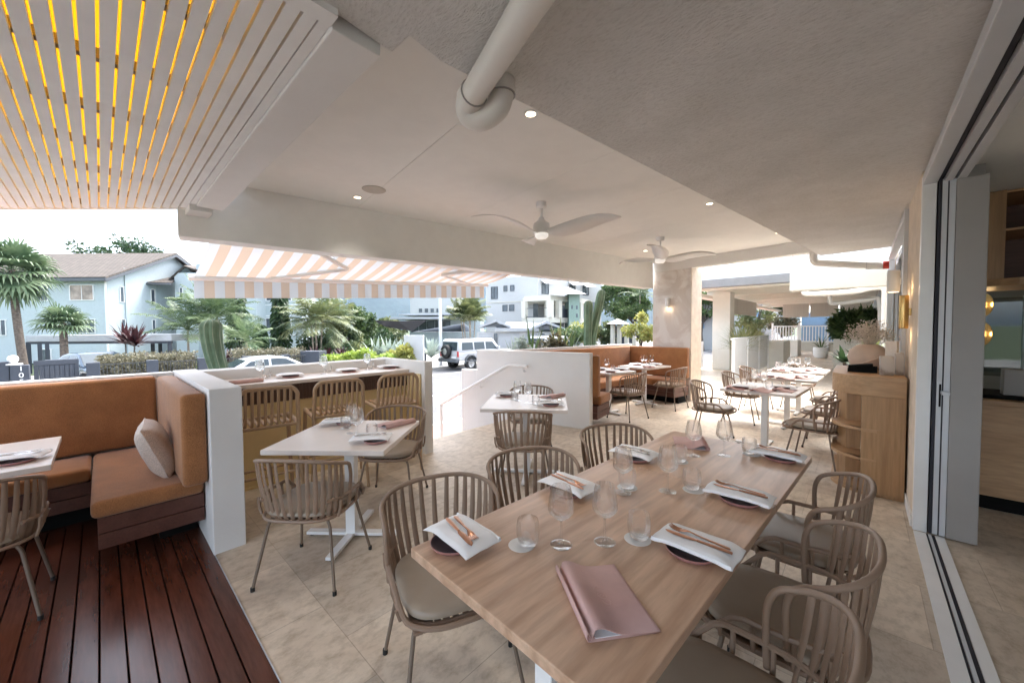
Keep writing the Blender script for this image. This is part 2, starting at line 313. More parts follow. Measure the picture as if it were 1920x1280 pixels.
def thing(name, label, cat, loc=(0, 0, 0), rotz=0, group=None):
    o = bpy.data.objects.new(name, None); COL.objects.link(o); o.location = loc; o.rotation_euler = (0, 0, rotz); o.empty_display_size = .1
    return tag(o, label, cat, group)
KIDS = {}
def kids(o):
    return [c for c in COL.objects if c.parent is o] if o.name not in KIDS else KIDS[o.name]
def copy_tree(o, parent=None):
    c = o.copy(); COL.objects.link(c)
    if parent: c.parent = parent
    for ch in kids(o): copy_tree(ch, c)
    return c
class Proto:
    """first use hands out the original, later uses copy it with all its parts"""
    def __init__(s, o): s.o = o; s.used = False; s._cache(o)
    def _cache(s, o):
        KIDS[o.name] = [c for c in COL.objects if c.parent is o]
        for c in KIDS[o.name]: s._cache(c)
    def put(s, loc, rotz, label, group=None, scale=None):
        o = s.o if not s.used else copy_tree(s.o)
        s.used = True; o.location = loc; o.rotation_euler.z = rotz; o['label'] = label
        if scale: o.scale = scale
        if group: o['group'] = group
        elif 'group' in o: del o['group']
        return o
def catmull(pts, n=6, closed=False):
    pts = [V(p) for p in pts]; out = []; m = len(pts)
    rg = range(m) if closed else range(m-1)
    for i in rg:
        p0 = pts[(i-1) % m] if (closed or i > 0) else pts[0]; p1 = pts[i]; p2 = pts[(i+1) % m]
        p3 = pts[(i+2) % m] if (closed or i < m-2) else pts[-1]
        for k in range(n):
            t = k/n
            out.append(.5*((2*p1)+(p2-p0)*t+(2*p0-5*p1+4*p2-p3)*t*t+(3*p1-p0-3*p2+p3)*t**3))
    if not closed: out.append(pts[-1])
    return out
def superell(a, b, n, k, e=2.6):
    out = []
    for i in range(n):
        t = 2*PI*i/n; c, s_ = math.cos(t), math.sin(t)
        out.append((a*math.copysign(abs(c)**(2/e), c), b*math.copysign(abs(s_)**(2/e), s_), k))
    return out
def text(name, body, size, m, parent, loc, rot, extrude=.004):
    cu = bpy.data.curves.new(name, 'FONT'); cu.body = body; cu.size = size; cu.extrude = extrude; cu.align_x = 'CENTER'; cu.align_y = 'CENTER'
    cu.materials.append(m); o = bpy.data.objects.new(name, cu); COL.objects.link(o); o.location = loc; o.rotation_euler = rot
    if parent: o.parent = parent
    return o
# ================================================================== THE TERRACE
BA = R(8.9); UB = V((math.sin(BA), math.cos(BA), 0)); VB = V((math.cos(BA), -math.sin(BA), 0)); UP = V((0, 0, 1))
def beamx(y): return -4.52+.157*(y-.7)            # inner face of the long beam
# floors
b = MB()
for x0, y0, x1, y1 in ((-4.29, .478, 6, 4.75), (-.6, -2.2, 6, .478), (-4.6, 4.75, 6, 8.4), (-4.4, 8.4, .42, 33)):
    b.quad((x0, y0, 0), (x1, y0, 0), (x1, y1, 0), (x0, y1, 0))
struct(b.build('tiled_floor', M['tile']))
b = MB(); b.box(-4.285, .48, -.8, -4.2, 4.74, -.006); b.box(-4.59, 4.76, -.8, -4.4, 33, -.006); b.box(.40, 8.5, -.8, .42, 33, -.006)
struct(b.build('floor_edge', M['concrete']))
dk = MB(); y = .476
for k in range(31):
    dk.box(-4.9, y-.0815, -.022, -.602, y, 0); y -= .0875
struct(dk.build('timber_deck', M['deck'], bevel=.002, bseg=1))
b = MB(); b.box(-4.9, -2.3, -.2, -.6, .476, -.12); struct(b.build('deck_subfloor', M['black']))
b = MB(); b.box(-3.15, .4765, -.02, -.602, .4795, .004); struct(b.build('deck_trim', M['greymetal']))
# low walls
def wall(name, mb, label, m='wall', bev=.006): return tag(mb.build(name, M[m], bevel=bev), label, 'wall')
wall('low_wall', MB().box(-5.05, -2.3, -.8, -4.9, .47, 1.10), 'low white street wall behind the rust bench')
wall('low_wall', MB().box(-5.0, .473, -.8, -3.16, .655, 1.11), 'thick white end wall between rust bench and bar stools')
wall('low_wall', MB().box(-4.98, .658, -.8, -4.75, 2.607, 1.10), 'white ledge wall behind the street bar counter')
wall('low_wall', MB().box(-4.99, 2.61, -.8, -3.83, 2.722, 1.11), 'narrow white wall closing the far end of the bar')
# white stair wall (rotated with the street)
o = V((-2.93, 4.85, 0)); L = V((-.987, -.160, 0)); N2 = V((-.160, .987, 0))
b = MB().obox(o+V((0, 0, -.8)), L*2.12, N2*.13, UP*1.93)
wall('stair_wall', b, 'tall white wall with handrail beside the street steps')
b = MB().obox(o+L*2.1205+V((0, 0, -1.0))+N2*.004, L*.36, N2*.122, UP*1.77)
wall('stair_wall', b, 'stepped down white wall end beside the road')
# steps
b = MB()
for k in range(4): b.box(-4.29-.3*(k+1), 2.73, -.9, -4.29-.3*k-.001, 4.62-.048*k, -.19*(k+1))
tag(b.build('street_steps', M['concrete'], bevel=.004), 'steps leading from the terrace down to the footpath', 'steps')
# handrail
hr = thing('handrail', 'white tubular handrail sloping down the street steps', 'handrail', (0, 0, 0))
def hp(s, z): p = o+L*s-N2*.075; return V((p.x, p.y, z))
pts = [hp(1.02, .90), hp(1.36, .90), hp(1.42, .885), hp(2.96, .075)]
MB().tube(pts, .026, 10).build('rail', M['whitemetal'], hr, True)
for s, z in ((1.1, .90), (2.0, .57)):
    p = hp(s, z); MB().tube(catmull([p, p+V((0, 0, -.07)), p+N2*.03+V((0, 0, -.1)), p+N2*.075+V((0, 0, -.09))], 4), .008, 6).build('bracket', M['whitemetal'], hr, True)
p = hp(2.95, 0); MB().box(p.x-.045, p.y-.03, -.8, p.x+.045, p.y+.03, .09).build('post', M['whitemetal'], hr)
# ---- corner bench on the deck
bn = thing('corner_bench', 'L-shaped rust upholstered bench on dark timber base', 'bench', (0, 0, 0))
MB().box(-4.895, -2.2, .47, -4.76, .335, 1.085).build('backrest', M['fabric'], bn, True, .03, 3)
MB().box(-4.758, .335, .472, -3.22, .468, 1.085).build('backrest', M['fabric'], bn, True, .03, 3)
MB().box(-4.758, -2.2, .362, -4.27, -.078, .47).build('seat', M['fabric'], bn, True, .03, 3)
MB().box(-4.758, -.072, .360, -3.375, .466, .469).build('seat', M['fabric'], bn, True, .035, 3)
for z0, z1 in ((.165, .258), (.264, .358)):
    MB().box(-4.75, -2.2, z0, -4.30, -.06, z1).build('base_board', M['redwood'], bn, bevel=.003)
    MB().box(-4.75, -.045, z0, -3.40, .465, z1).build('base_board', M['redwood'], bn, bevel=.003)
MB().box(-4.75, -2.2, -.02, -4.5, .46, .162).build('plinth', M['black'], bn)
MB().box(-4.498, .25, -.02, -3.7, .46, .162).build('plinth', M['black'], bn)
# cushion (pillow): puffed square
def pillow(w, h, t):
    b = MB(); n = 14; vs = []
    for s in (1, -1):
        for j in range(n+1):
            for i in range(n+1):
                u, v = i/n*2-1, j/n*2-1
                th = t*(max(0, (1-u**4)*(1-v**4)))**.55
                pin = 1-.07*(1-abs(u)**2)*abs(v)**3-.07*(1-abs(v)**2)*abs(u)**3
                vs.append((u*w/2*(1-.06*(1-abs(u))*0)*(1-.05*(1-v*v)*abs(u)), s*th/2+.004*noise.noise(V((u*3, v*3, s))), v*h/2*(1-.05*(1-u*u)*abs(v))))
    m_ = (n+1)**2
    for s in (0, 1):
        for j in range(n):
            for i in range(n):
                a = s*m_+j*(n+1)+i; f = (a, a+1, a+n+2, a+n+1); b.f.append(f if s == 0 else f[::-1])
    b.v = [V(p) for p in vs]; return b
pl = pillow(.39, .40, .16); pl.xf(Matrix.Translation((-3.75, .255, .655)) @ Matrix.Rotation(R(-8), 4, 'Z') @ Matrix.Rotation(R(20), 4, 'X') @ Matrix.Rotation(R(4), 4, 'Y'))
tag(pl.build('scatter_cushion', M['linen'], smooth=True), 'plump beige scatter cushion leaning in the corner of the rust bench', 'cushion')
# ---- street bar counter
bc = thing('bar_counter', 'street bar counter with pale top and fluted walnut apron', 'bar', (0, 0, 0))
MB().box(-4.748, .66, .965, -4.16, 2.605, 1.0).build('counter_top', M['shelf'], bc, bevel=.004)
b = MB(); y = .665
b.box(-4.215, .66, .80, -4.198, 2.605, .96)
while y < 2.6: b.box(-4.198, y, .80, -4.186, y+.017, .96); y += .026
b.build('fluted_apron', M['flute'], bc, bevel=.003, bseg=1)
MB().box(-4.235, .66, 0.0, -4.218, 2.605, .795).build('front_panel', M['yellowpanel'], bc)
MB().box(-4.217, .66, .0, -4.205, 2.605, .022).build('kickboard', M['yellowpanel'], bc)
MB().box(-4.20, 2.592, .0, -3.90, 2.608, .96).build('end_panel', M['yellowpanel'], bc)
# ---- ceilings
b = MB(); y = .80; k = 0
while y < 8.3:                                    # sheets of the smooth ceiling with open joints
    y1 = min(y+1.2, 8.32)
    for x0, x1 in ((-5.0, .45),):
        def sk(x, yy): return (x, yy-.155*(x+4), 2.9)
        p = [sk(x0, y), sk(x1, y), sk(x1, y1-.004), sk(x0, y1-.004)]
        b.add(p+[(q[0], q[1], 2.93) for q in p], [(0,1,2,3),(7,6,5,4),(0,4,5,1),(1,5,6,2),(2,6,7,3),(3,7,4,0)])
    y = y1
struct(b.build('smooth_ceiling', M['ceil']))
# roof leaves the slat bay open to its yellow sheet
b = MB(); b.prism([(-5.0, .86), (-1.3, .86), (-1.3, -2.4), (6, -2.4), (6, 6.9), (-3.4, 8.35)], 2.97, 3.2)
struct(b.build('roof_slab', M['wall']))
# textured lower slab
b = MB(); b.prism([(-1.40, .60), (-1.25, -2.4), (.40, -2.4), (.40, 7.62), (-.515, 7.76), (-1.325, 1.0), (-1.30, .84), (-1.43, .84)], 2.62, 2.895)
struct(b.build('textured_ceiling', M['stucco'], bevel=.012))
# long street beam
p0 = V((beamx(.5), .5, 2.355)); b = MB().obox(p0, UB*7.75, -VB*.22, UP*.6)
struct(b.build('street_beam', M['beam'], bevel=.006))
b = MB().obox(V((-3.38, 8.22, 2.70)), VB*4.0, UB*.22, UP*.3); struct(b.build('end_beam', M['wall'], bevel=.006))
# beam along the slatted bay
struct(MB().box(-4.30, .60, 2.585, -1.43, .79, 2.9).build('bay_beam', M['wall'], bevel=.005))
struct(MB().box(-4.72, .555, 2.55, -4.31, .72, 2.9).build('bay_beam_end', M['wall'], bevel=.005))
# slatted ceiling: boards with gaps, joists and yellow sheet above
b = MB(); y = .555
while y > -2.3:                                   # the street end is cut on the skew
    b.box(-4.55+1.06*(y-.5), y-.0435, 2.60, -1.44, y, 2.627); y -= .0535
struct(b.build('slatted_ceiling', M['slat']))
b = MB(); x = -1.79
while x > -7.2:
    ym = min(.56, .46+(x+4.55)/1.06); b.box(x-.045, -2.35, 2.63, x-.008, ym, 2.672); x -= .55
struct(b.build('ceiling_joists', M['joist']))
b = MB(); b.prism([(-1.44, .57), (-4.6, .57), (-7.55, -2.35), (-1.24, -2.35)], 2.84, 2.846); struct(b.build('yellow_roof_sheet', M['yellow']))
struct(MB().box(-4.75, .345, 2.74, -1.44, .56, 2.78).build('bay_soffit', M['slat']))
struct(MB().box(-1.439, -2.35, 2.595, -1.37, .598, 2.95).build('bay_edge_board', M['slat']))
struct(MB().box(-4.55, .561, 2.60, -1.44, .598, 2.95).build('bay_edge_board', M['slat']))
b = MB().obox((-4.50, .56, 2.598), V((-3.05, -2.88, 0)), V((-.014, .015, 0)), UP*.25); struct(b.build('slat_end_board', M['slat']))
# unseen paving and low wall added behind the camera, shaped for bounce light
struct(MB().box(-5.0, -14, -.3, 9, -2.36, -.03).build('bounce_paving', M['paving']))
tag(MB().box(-5.05, -2.62, -.8, -3.2, -2.42, 1.1).build('unseen_rear_wall', M['wall']), 'unseen low white wall added behind the deck, cut low to let light in', 'wall')
# ---- stone faced column with sconce
co = thing('stone_column', 'broad pink stone column between the booth and open terrace', 'column', (0, 0, 0))
c0 = V((-2.56, 8.12, 0)); MB().obox(c0-VB*.845, VB*.845, UB*.42, UP*2.72).build('shaft', M['marble'], co, bevel=.006)
MB().obox(c0+V((.002, 0, 0)), VB*.01, UB*.43, UP*2.71).build('side_facing', M['plaster'], co)
def sconce(loc, face, label):
    t = thing('wall_sconce', label, 'wall lamp', loc, 0)
    MB().lathe([(.0, .10), (.042, .10), (.045, .09), (.045, -.09), (.036, -.095), (.034, -.06), (0, -.06)], 20).build('shade', M['whitemetal'], t, True)
    MB().lathe([(0, -.062), (.03, -.065), (.033, -.062)], 16).build('bulb', M['lampw'], t)
    f = V(face); MB().obox(V((-.02, -.02, -.03))+f*.03, V((.04, 0, 0)), V((0, .04, 0)), UP*.06).build('bracket', M['whitemetal'], t)
    l = bpy.data.lights.new('sconce_light', 'POINT'); l.energy = .10; l.color = (1, .7, .42); l.shadow_soft_size = .03
    q = bpy.data.objects.new('sconce_light', l); COL.objects.link(q); q.parent = t; q.location = (0, 0, -.12)
    return t
pc = c0-VB*.47-UB*.065; sconce((pc.x, pc.y, 2.02), UB*1.0, 'small white wall lamp glowing on the stone column')
# ---- door wall on the right
tag(MB().box(.30, 4.085, 0, .46, 5.13, 2.62).build('plaster_wall', M['plaster']), 'beige textured plaster pier beside the sliding door', 'wall')
tag(MB().box(.462, 4.10, 0, .595, 4.32, 2.62).build('inner_wall', M['doorgrey']), 'grey wall return behind the sliding door stack', 'wall')
tag(MB().box(.305, 8.33, 0, .46, 8.9, 2.62).build('plaster_wall', M['plaster']), 'beige plaster wall end past the second door', 'wall')
sk = MB().box(.288, 4.09, 0, .2995, 4.585, .09); tag(sk.build('skirting', M['wall']), 'short pale skirting between console and door frame', 'skirting')
fr = thing('sliding_door', 'large grey aluminium sliding door frame in the foreground', 'door', (0, 0, 0))
MB().box(.298, 4.025, 0, .37, 4.083, 2.57).build('jamb', M['whitemetal'], fr, bevel=.004)
MB().box(.298, -2.0, 2.505, .37, 4.023, 2.57).build('head', M['greymetal'], fr, bevel=.004)
for x0, x1, mm in ((.374, .40, 'darkrub'), (.402, .44, 'greymetal'), (.442, .455, 'darkrub'), (.457, .50, 'greymetal')):
    MB().box(x0, -2.0, 2.53 if mm == 'darkrub' else 2.50, x1, 4.06, 2.57).build('head_track', M[mm], fr)
for x0, x1, mm, z in ((.375, .392, 'darkrub', 2.53), (.393, .418, 'greymetal', 2.52), (.4185, .425, 'darkrub', 2.52), (.426, .455, 'greymetal', 2.51)):
    MB().box(x0, 4.005, 0.012, x1, 4.08 if mm != 'darkrub' else 4.082, z).build('stacked_panel_edge', M[mm], fr)
MB().box(.405, 4.002, .93, .415, 4.003, 1.09).build('lock_plate', M['black'], fr); MB().box(.412, 3.95, 1.02, .452, 4.002, 1.045).build('handle', M['greymetal'], fr, bevel=.004)
for x0, x1, mm, z in ((.30, .362, 'whitemetal', .008), (.364, .372, 'darkrub', .004), (.374, .388, 'greymetal', .009), (.39, .405, 'darkrub', .004), (.407, .452, 'whitemetal', .008)):
    MB().box(x0, -2.0, .0005, x1, 3.998, z).build('floor_track', M[mm], fr)
MB().box(.457, 3.99, .01, .60, 4.09, 2.50).build('door_panel', M['doorgrey'], fr, bevel=.004)
fr2 = thing('sliding_door', 'second grey sliding door frame along the wall past the console', 'door', (0, 0, 0))
MB().box(.27, 5.132, 0, .345, 5.20, 2.59).build('jamb', M['greymetal'], fr2, bevel=.004)
MB().box(.27, 8.26, 0, .345, 8.33, 2.59).build('jamb', M['greymetal'], fr2, bevel=.004)
MB().box(.27, 5.202, 2.52, .345, 8.258, 2.59).build('head', M['greymetal'], fr2, bevel=.004)
for k in range(4):
    y = 5.24+.76*k; x = .345+.012*(k % 2)
    fp = MB()
    for q in ((y, 0.02, y+.05, 2.5), (y+.70, .02, y+.75, 2.5)): fp.box(x, q[0], q[1], x+.04, q[2], q[3])
    fp.box(x, y+.051, .02, x+.04, y+.699, .10); fp.box(x, y+.051, 2.42, x+.04, y+.699, 2.5)
    fo = fp.build('door_leaf', M['greymetal'], fr2)
    MB().box(x+.018, y+.05, .1, x+.022, y+.70, 2.42).build('pane', M['pane'], fo)
# interior room seen through the open door
struct(MB().box(.50, -2.4, 2.60, 6, 8.9, 2.615).build('interior_ceiling', M['ceil']))
b = MB(); b.box(3.2, -2.4, 0, 3.35, 8.9, 2.6); b.box(.5, 8.75, 0, 3.2, 8.9, 2.6); struct(b.build('interior_wall', M['doorgrey']))
ic = thing('kitchen_counter', 'oak service counter inside the doorway with black top', 'counter', (0, 0, 0))
MB().box(.70, 4.85, .12, 2.4, 5.6, .86).build('cabinet', M['oakx'], ic, bevel=.003); MB().box(.72, 4.9, 0, 2.38, 5.55, .118).build('plinth', M['black'], ic)
MB().box(.69, 4.83, .862, 2.42, 5.62, .90).build('worktop', M['oakx'], ic, bevel=.003)
tag(MB().box(.74, 4.95, .901, 2.2, 5.45, .93).build('tray', M['black'], bevel=.003), 'black slab lying on the inside oak counter', 'tray')
uc = thing('wall_cabinet', 'oak overhead cabinet with open shelves inside the doorway', 'cabinet', (0, 0, 0))
MB().box(.70, 5.0, 1.88, .84, 5.62, 2.596).build('side_panel', M['oakz'], uc, bevel=.003)
MB().box(.842, 5.60, 1.88, 2.2, 5.62, 2.596).build('back_panel', M['redwood'], uc)
for z in (2.27, 2.575): MB().box(.842, 5.02, z, 2.2, 5.598, z+.018).build('shelf', M['oakx'], uc)
MB().prism([(.68, 5.1), (.72, 4.97), (.9, 4.9), (2.2, 4.9), (2.2, 5.66), (.68, 5.66)], 1.82, 1.878).build('rounded_base', M['oakx'], uc, bevel=.004)
gp = thing('interior_window', 'grey interior glass partition behind the kitchen counter', 'window', (0, 0, 0))
MB().box(.74, 6.62, .95, 2.4, 6.63, 1.8).build('pane', M['pane'], gp)
for x in (.70, 1.25, 1.48, 2.36): MB().box(x, 6.58, .9, x+.045, 6.66, 1.82).build('frame', M['greymetal'], gp)
for z, lb in ((1.70, 'upper'), (1.42, 'lower')):
    t = thing('disc_lamp', lb+' round brass disc lamp glowing inside the doorway', 'wall lamp', (.88, 5.85, z), 0)
    d = MB().lathe([(0, 0), (.11, .012), (.115, .02), (0, .03)], 28); d.xf(Matrix.Rotation(R(-68), 4, 'Z') @ Matrix.Rotation(R(90), 4, 'X')); d.build('disc', M['brass'], t, True)
    MB().lathe([(0, -.03), (.02, -.025), (.02, .025), (0, .03)], 12, (-.03, -.02, 0)).build('bulb', M['lampw'], t)
    l = bpy.data.lights.new('disc_light', 'POINT'); l.energy = .10; l.color = (1, .7, .35); l.shadow_soft_size = .03
    q = bpy.data.objects.new('disc_light', l); COL.objects.link(q); q.parent = t; q.location = (0, -.1, 0)
tag(MB().box(.86, 5.02, .931, 1.02, 5.12, 1.14).build('menu_box', M['doorgrey'], bevel=.003), 'grey box standing on the inside oak counter', 'box')
# wall lamps
sconce((.20, 4.92, 1.905), (1, 0, 0), 'white cylindrical wall lamp on the plaster pier')
bt = thing('brass_sconce', 'tubular brass wall lamp glowing on the plaster pier', 'wall lamp', (.255, 4.62, 1.62))
MB().lathe([(.028, -.14), (.03, -.13), (.03, .13), (.028, .14), (.022, .14), (.022, -.14), (.028, -.14)], 18).build('tube', M['brass'], bt, True)
for z in (-.12, .12): MB().lathe([(0, -.004), (.02, -.003), (.02, .003), (0, .004)], 12, (0, 0, z)).build('bulb', M['lampw'], bt)
MB().box(.0285, -.012, -.03, .044, .012, .03).build('bracket', M['brass'], bt)
for z in (-.2, .2):
    l = bpy.data.lights.new('brass_light', 'POINT'); l.energy = .07; l.color = (1, .66, .34); l.shadow_soft_size = .02
    q = bpy.data.objects.new('brass_light', l); COL.objects.link(q); q.parent = bt; q.location = (-.01, 0, z)
# ---- oak console with rounded open shelves
cs = thing('oak_console', 'oak waiter console with rounded open shelf end', 'console', (0, 0, 0))
def cpoly(r0, x1=.286, y0=4.585, y1=5.72, ins=0):
    cx, cy = -.21+.32, y0+.32
    arc = [(cx-(.32-ins)*math.sin(a*PI/2/12), cy-(.32-ins)*math.cos(a*PI/2/12)) for a in range(13)]
    return [(x1, y0+ins)]+arc+[(-.21+ins, y1), (x1, y1)]
MB().prism(cpoly(0), .885, 1.06).build('top_band', M['oakx'], cs, bevel=.004)
for z in (.0, .30, .565): MB().prism(cpoly(0, x1=.005), z+.0, z+.028).build('shelf', M['oakx'], cs, bevel=.003)
MB().box(.008, 4.587, .03, .286, 5.715, .884).build('cabinet', M['oakz'], cs, bevel=.002)
MB().box(.008, 4.60, 0, .286, 5.7, .029).build('plinth', M['oakz'], cs)
MB().prism([(.006, 4.9), (.006, 5.715), (-.17, 5.715), (-.17, 5.05), (-.1, 4.9)], .03, .884).build('shelf_back', M['oakz'], cs)
b = MB(); b.box(-.10, 4.92, 1.061, .11, 5.02, 1.10); b.box(-.095, 4.90, 1.1005, .08, 5.03, 1.125)
b.v = [V((p.x, p.y, p.z+.10*(p.x+.10)*(p.z > 1.08))) for p in b.v]
tag(b.build('menu_pile', M['black'], bevel=.004), 'small pile of black folders on the oak console', 'folders')
b = MB().box(-.045, -.03, 0, .045, .03, .17); tag(b.build('stone_block', M['block'], loc=(.165, 4.79, 1.061), rotz=.1, bevel=.002), 'low grey marble block at the front of the console', 'stone block')
b = MB().box(-.04, -.03, 0, .04, .03, .30); tag(b.build('stone_block', M['marble'], loc=(.205, 4.97, 1.061), rotz=-.3, bevel=.002), 'tallest pale stone block standing on the console', 'stone block')
b = MB().box(-.026, -.03, 0, .026, .03, .20); tag(b.build('stone_block', M['block'], loc=(.25, 4.86, 1.061), rotz=.05, bevel=.002), 'veined marble block nearest the brass lamp', 'stone block')
va = tag(MB().lathe([(0, 0), (.10, .0), (.145, .05), (.165, .12), (.15, .19), (.10, .24), (.07, .255), (.062, .25), (.06, .20), (0, .19)], 32).build('clay_vase', M['vase'], smooth=True, loc=(.05, 5.38, 1.061)), 'round terracotta vase of dried flowers on the console', 'vase')
b = MB(); pts = catmull([(-.16, -.02, .02), (-.06, -.165, .06), (.06, -.165, .12), (.16, -.06, .17)], 6); b.tube(pts, .008, 6); b.build('swirl_ridge', M['vase'], va, True)
df = thing('dried_flowers', 'airy bunch of dried beige flowers in the terracotta vase', 'flowers', (.05, 5.38, 1.28))
st = MB(); fl = MB()
for k in range(150):
    a = rng.uniform(0, 2*PI); e = rng.uniform(.15, 1.25); l = rng.uniform(.15, .25)
    d = V((math.cos(a)*math.sin(e), math.sin(a)*math.sin(e), math.cos(e)))
    st.tube([(0, 0, 0), d*l*.5+V((0, 0, .02)), d*l], .0012, 3, cap=False)
    for q in range(9):
        p = d*l+V((rng.gauss(0, .028), rng.gauss(0, .028), rng.gauss(0, .028))); s_ = rng.uniform(.004, .008)
        fl.add([p+V((s_, 0, 0)), p+V((-s_, 0, 0)), p+V((0, s_, 0)), p+V((0, -s_, 0)), p+V((0, 0, s_)), p+V((0, 0, -s_))], [(0,2,4),(2,1,4),(1,3,4),(3,0,4),(2,0,5),(1,2,5),(3,1,5),(0,3,5)])
st.build('stems', M['dried'], df); fl.build('blossoms', M['dried'], df)
# ---- ceiling fixtures
def downlight(x, y, z, label):
    t = thing('downlight', label, 'downlight', (x, y, z), 0, 'recessed ceiling downlights')
    MB().lathe([(.033, -.001), (.05, -.004), (.052, -.001), (.05, 0), (.033, 0)], 24).build('trim_ring', M['whitemetal'], t, True)
    MB().lathe([(0, -.0005), (.034, -.0008)], 24).build('lens', M['lamp'], t)
    l = bpy.data.lights.new('downlight_lamp', 'SPOT'); l.energy = 13; l.color = (1, .92, .83); l.spot_size = R(100); l.spot_blend = 1; l.shadow_soft_size = .2
    q = bpy.data.objects.new('downlight_lamp', l); COL.objects.link(q); q.parent = t; q.location = (0, 0, -.01)
for x, y, lb in ((-1.62, 1.95, 'recessed downlight beside the white waste pipe'), (-3.96, 1.89, 'recessed downlight near the round ceiling speaker'), (-1.30, 4.73, 'recessed downlight close to the textured slab edge'), (-2.93, 6.77, 'recessed downlight behind the far ceiling fan'), (-.95, 6.9, 'recessed downlight near the dome camera')):
    downlight(x, y, 2.899, lb)
t = thing('ceiling_speaker', 'round white flush speaker in the smooth ceiling', 'speaker', (-3.62, 1.90, 2.899))
MB().lathe([(0, -.006), (.10, -.006), (.112, -.004), (.115, 0)], 32).build('grille', M['beige'], t, True)
t = thing('dome_camera', 'tiny dark dome camera at the slab corner', 'camera', (-.62, 7.05, 2.72))
MB().lathe([(0, -.05), (.03, -.04), (.042, -.01), (.042, 0), (0, 0)], 16).build('dome', M['black'], t, True); MB().lathe([(.05, .0), (.05, .16), (0, .16)], 16).build('mount', M['whitemetal'], t, True)
def fan(x, y, rot, label):
    t = thing('ceiling_fan', label, 'fan', (x, y, 2.9), rot, 'white three blade ceiling fans')
    MB().lathe([(0, 0), (.062, 0), (.062, -.045), (.05, -.06), (.02, -.065), (0, -.065)], 24).build('canopy', M['whitemetal'], t, True)
    MB().lathe([(.013, -.06), (.013, -.17)], 12).build('downrod', M['whitemetal'], t, True)
    MB().lathe([(.013, -.16), (.03, -.165), (.034, -.19), (.06, -.215), (.085, -.23), (.092, -.25), (.092, -.335), (.085, -.345), (0, -.345)], 28).build('motor', M['whitemetal'], t, True)
    MB().lathe([(.0, -.40), (.055, -.395), (.075, -.375), (.078, -.346)], 24).build('light', M['led'], t, True)
    for k in range(3):
        b = MB(); n = 16; vs = []
        for i in range(n+1):
            u = i/n; r_ = .07+.80*u
            w = .04+.085*math.sin(PI*min(1, u*1.02)**.8)*(1 if u < .9 else 1)
            w *= (1-max(0, (u-.86)/.14)**2*.8); tw = -R(23)*(1-u*.4); sw = .10*math.sin(u*PI*.9)-.02*u
            z = -.335+.075*math.sin(u*PI*1.15-.5)*u+.05*u
            for s_ in (-1, 1): vs.append((r_, sw+s_*w*math.cos(tw), z+s_*w*math.sin(tw)))
        b.add(vs, [(2*i, 2*i+1, 2*i+3, 2*i+2) for i in range(n)])
        b.xf(Matrix.Rotation(2*PI*k/3, 4, 'Z')); b.build('blade', M['whitemetal'], t, True, solid=.008)
fan(-2.656, 3.375, R(134), 'nearer white three blade ceiling fan over the terrace')
fan(-2.333, 5.936, R(40), 'farther white three blade ceiling fan by the column')
def pipe(name, pts, r, label, rings):
    t = thing(name, label, 'pipe', (0, 0, 0)); MB().tube(catmull(pts, 6), r, 20).build('pipe_run', M['pvc'], t, True)
    for p, d in rings: MB().tube([V(p)-V(d).normalized()*.03, V(p)+V(d).normalized()*.03], r+.006, 20).build('coupling', M['pvc'], t, True); MB().tube([V(p)-V(d).normalized()*.033, V(p)-V(d).normalized()*.0295], r+.0068, 20).build('joint_line', M['jointgrey'], t, True)
    return t
a0 = V((-.778, .952, 2.535)); a1 = V((-1.31, 1.158, 2.535)); dr = (a1-a0).normalized(); px_ = V((.80, .60, 0))
pipe('waste_pipe', [a0-dr*1.9, a0-dr*.6, a0, a1-dr*.05, a1, a1+dr*.045+V((0, 0, -.008)), a1+dr*.075+px_*.015+V((0, 0, -.03)), a1+dr*.085+px_*.045+V((0, 0, -.05)), a1+dr*.075+px_*.09+V((0, 0, -.055)), a1+dr*.055+px_*.13+V((0, 0, -.035)), a1+dr*.04+px_*.15+V((0, 0, .0)), a1+dr*.03+px_*.155+V((0, 0, .08)), a1+dr*.03+px_*.155+V((0, 0, .38))], .055,
     'thick white waste pipe crossing under the textured slab', [(a1-dr*.01, dr), (a1+dr*.033+px_*.154+V((0, 0, .05)), (0, 0, 1))])
t = pipe('waste_pipe', [(-.60, 7.83, 2.72), (-.60, 7.83, 2.60), (-.57, 7.83, 2.535), (-.48, 7.83, 2.505), (.12, 7.83, 2.405), (.20, 7.83, 2.40)], .055, 'white horizontal pipe with red end cap near the second door', [((.06, 7.83, 2.413), (1, 0, 0))])
MB().tube([(.205, 7.83, 2.40), (.268, 7.83, 2.40)], .062, 20).build('end_cap', M['redcap'], t, True)
# ---- striped awning outside the long beam
AW = thing('striped_awning', 'peach and white striped folding arm awning over the street bar', 'awning', (0, 0, 0))
A0, A1 = V((-4.80, .86, 2.72)), V((-4.05, 5.18, 2.72))           # wall side
B0, B1 = V((-6.05, .80, 2.155)), V((-5.42, 5.12, 2.36))         # front bar
n = 1; L_ = (B1-B0).length
b = MB(); vs = [A0, A1, B1, B0]; b.add(vs, [(0, 1, 2, 3)])
def uvset(o, coords):
    uv = o.data.uv_layers.new(name='uv')
    for poly in o.data.polygons:
        for li, vi in zip(poly.loop_indices, poly.vertices): uv.data[li].uv = coords[vi]
NS = 21.0
grid = MB(); co_ = []; NX, NY = 60, 6
for j in range(NY+1):
    for i in range(NX+1):
        u, v = i/NX, j/NY
        p = A0.lerp(A1, u).lerp(B0.lerp(B1, u), v); p.z -= .05*math.sin(v*PI); grid.v.append(p); co_.append((u*NS+.02, v))
for j in range(NY):
    for i in range(NX):
        a = j*(NX+1)+i; grid.f.append((a, a+1, a+NX+2, a+NX+1))
cv = grid.build('canvas', M['awning'], AW, True); uvset(cv, co_)
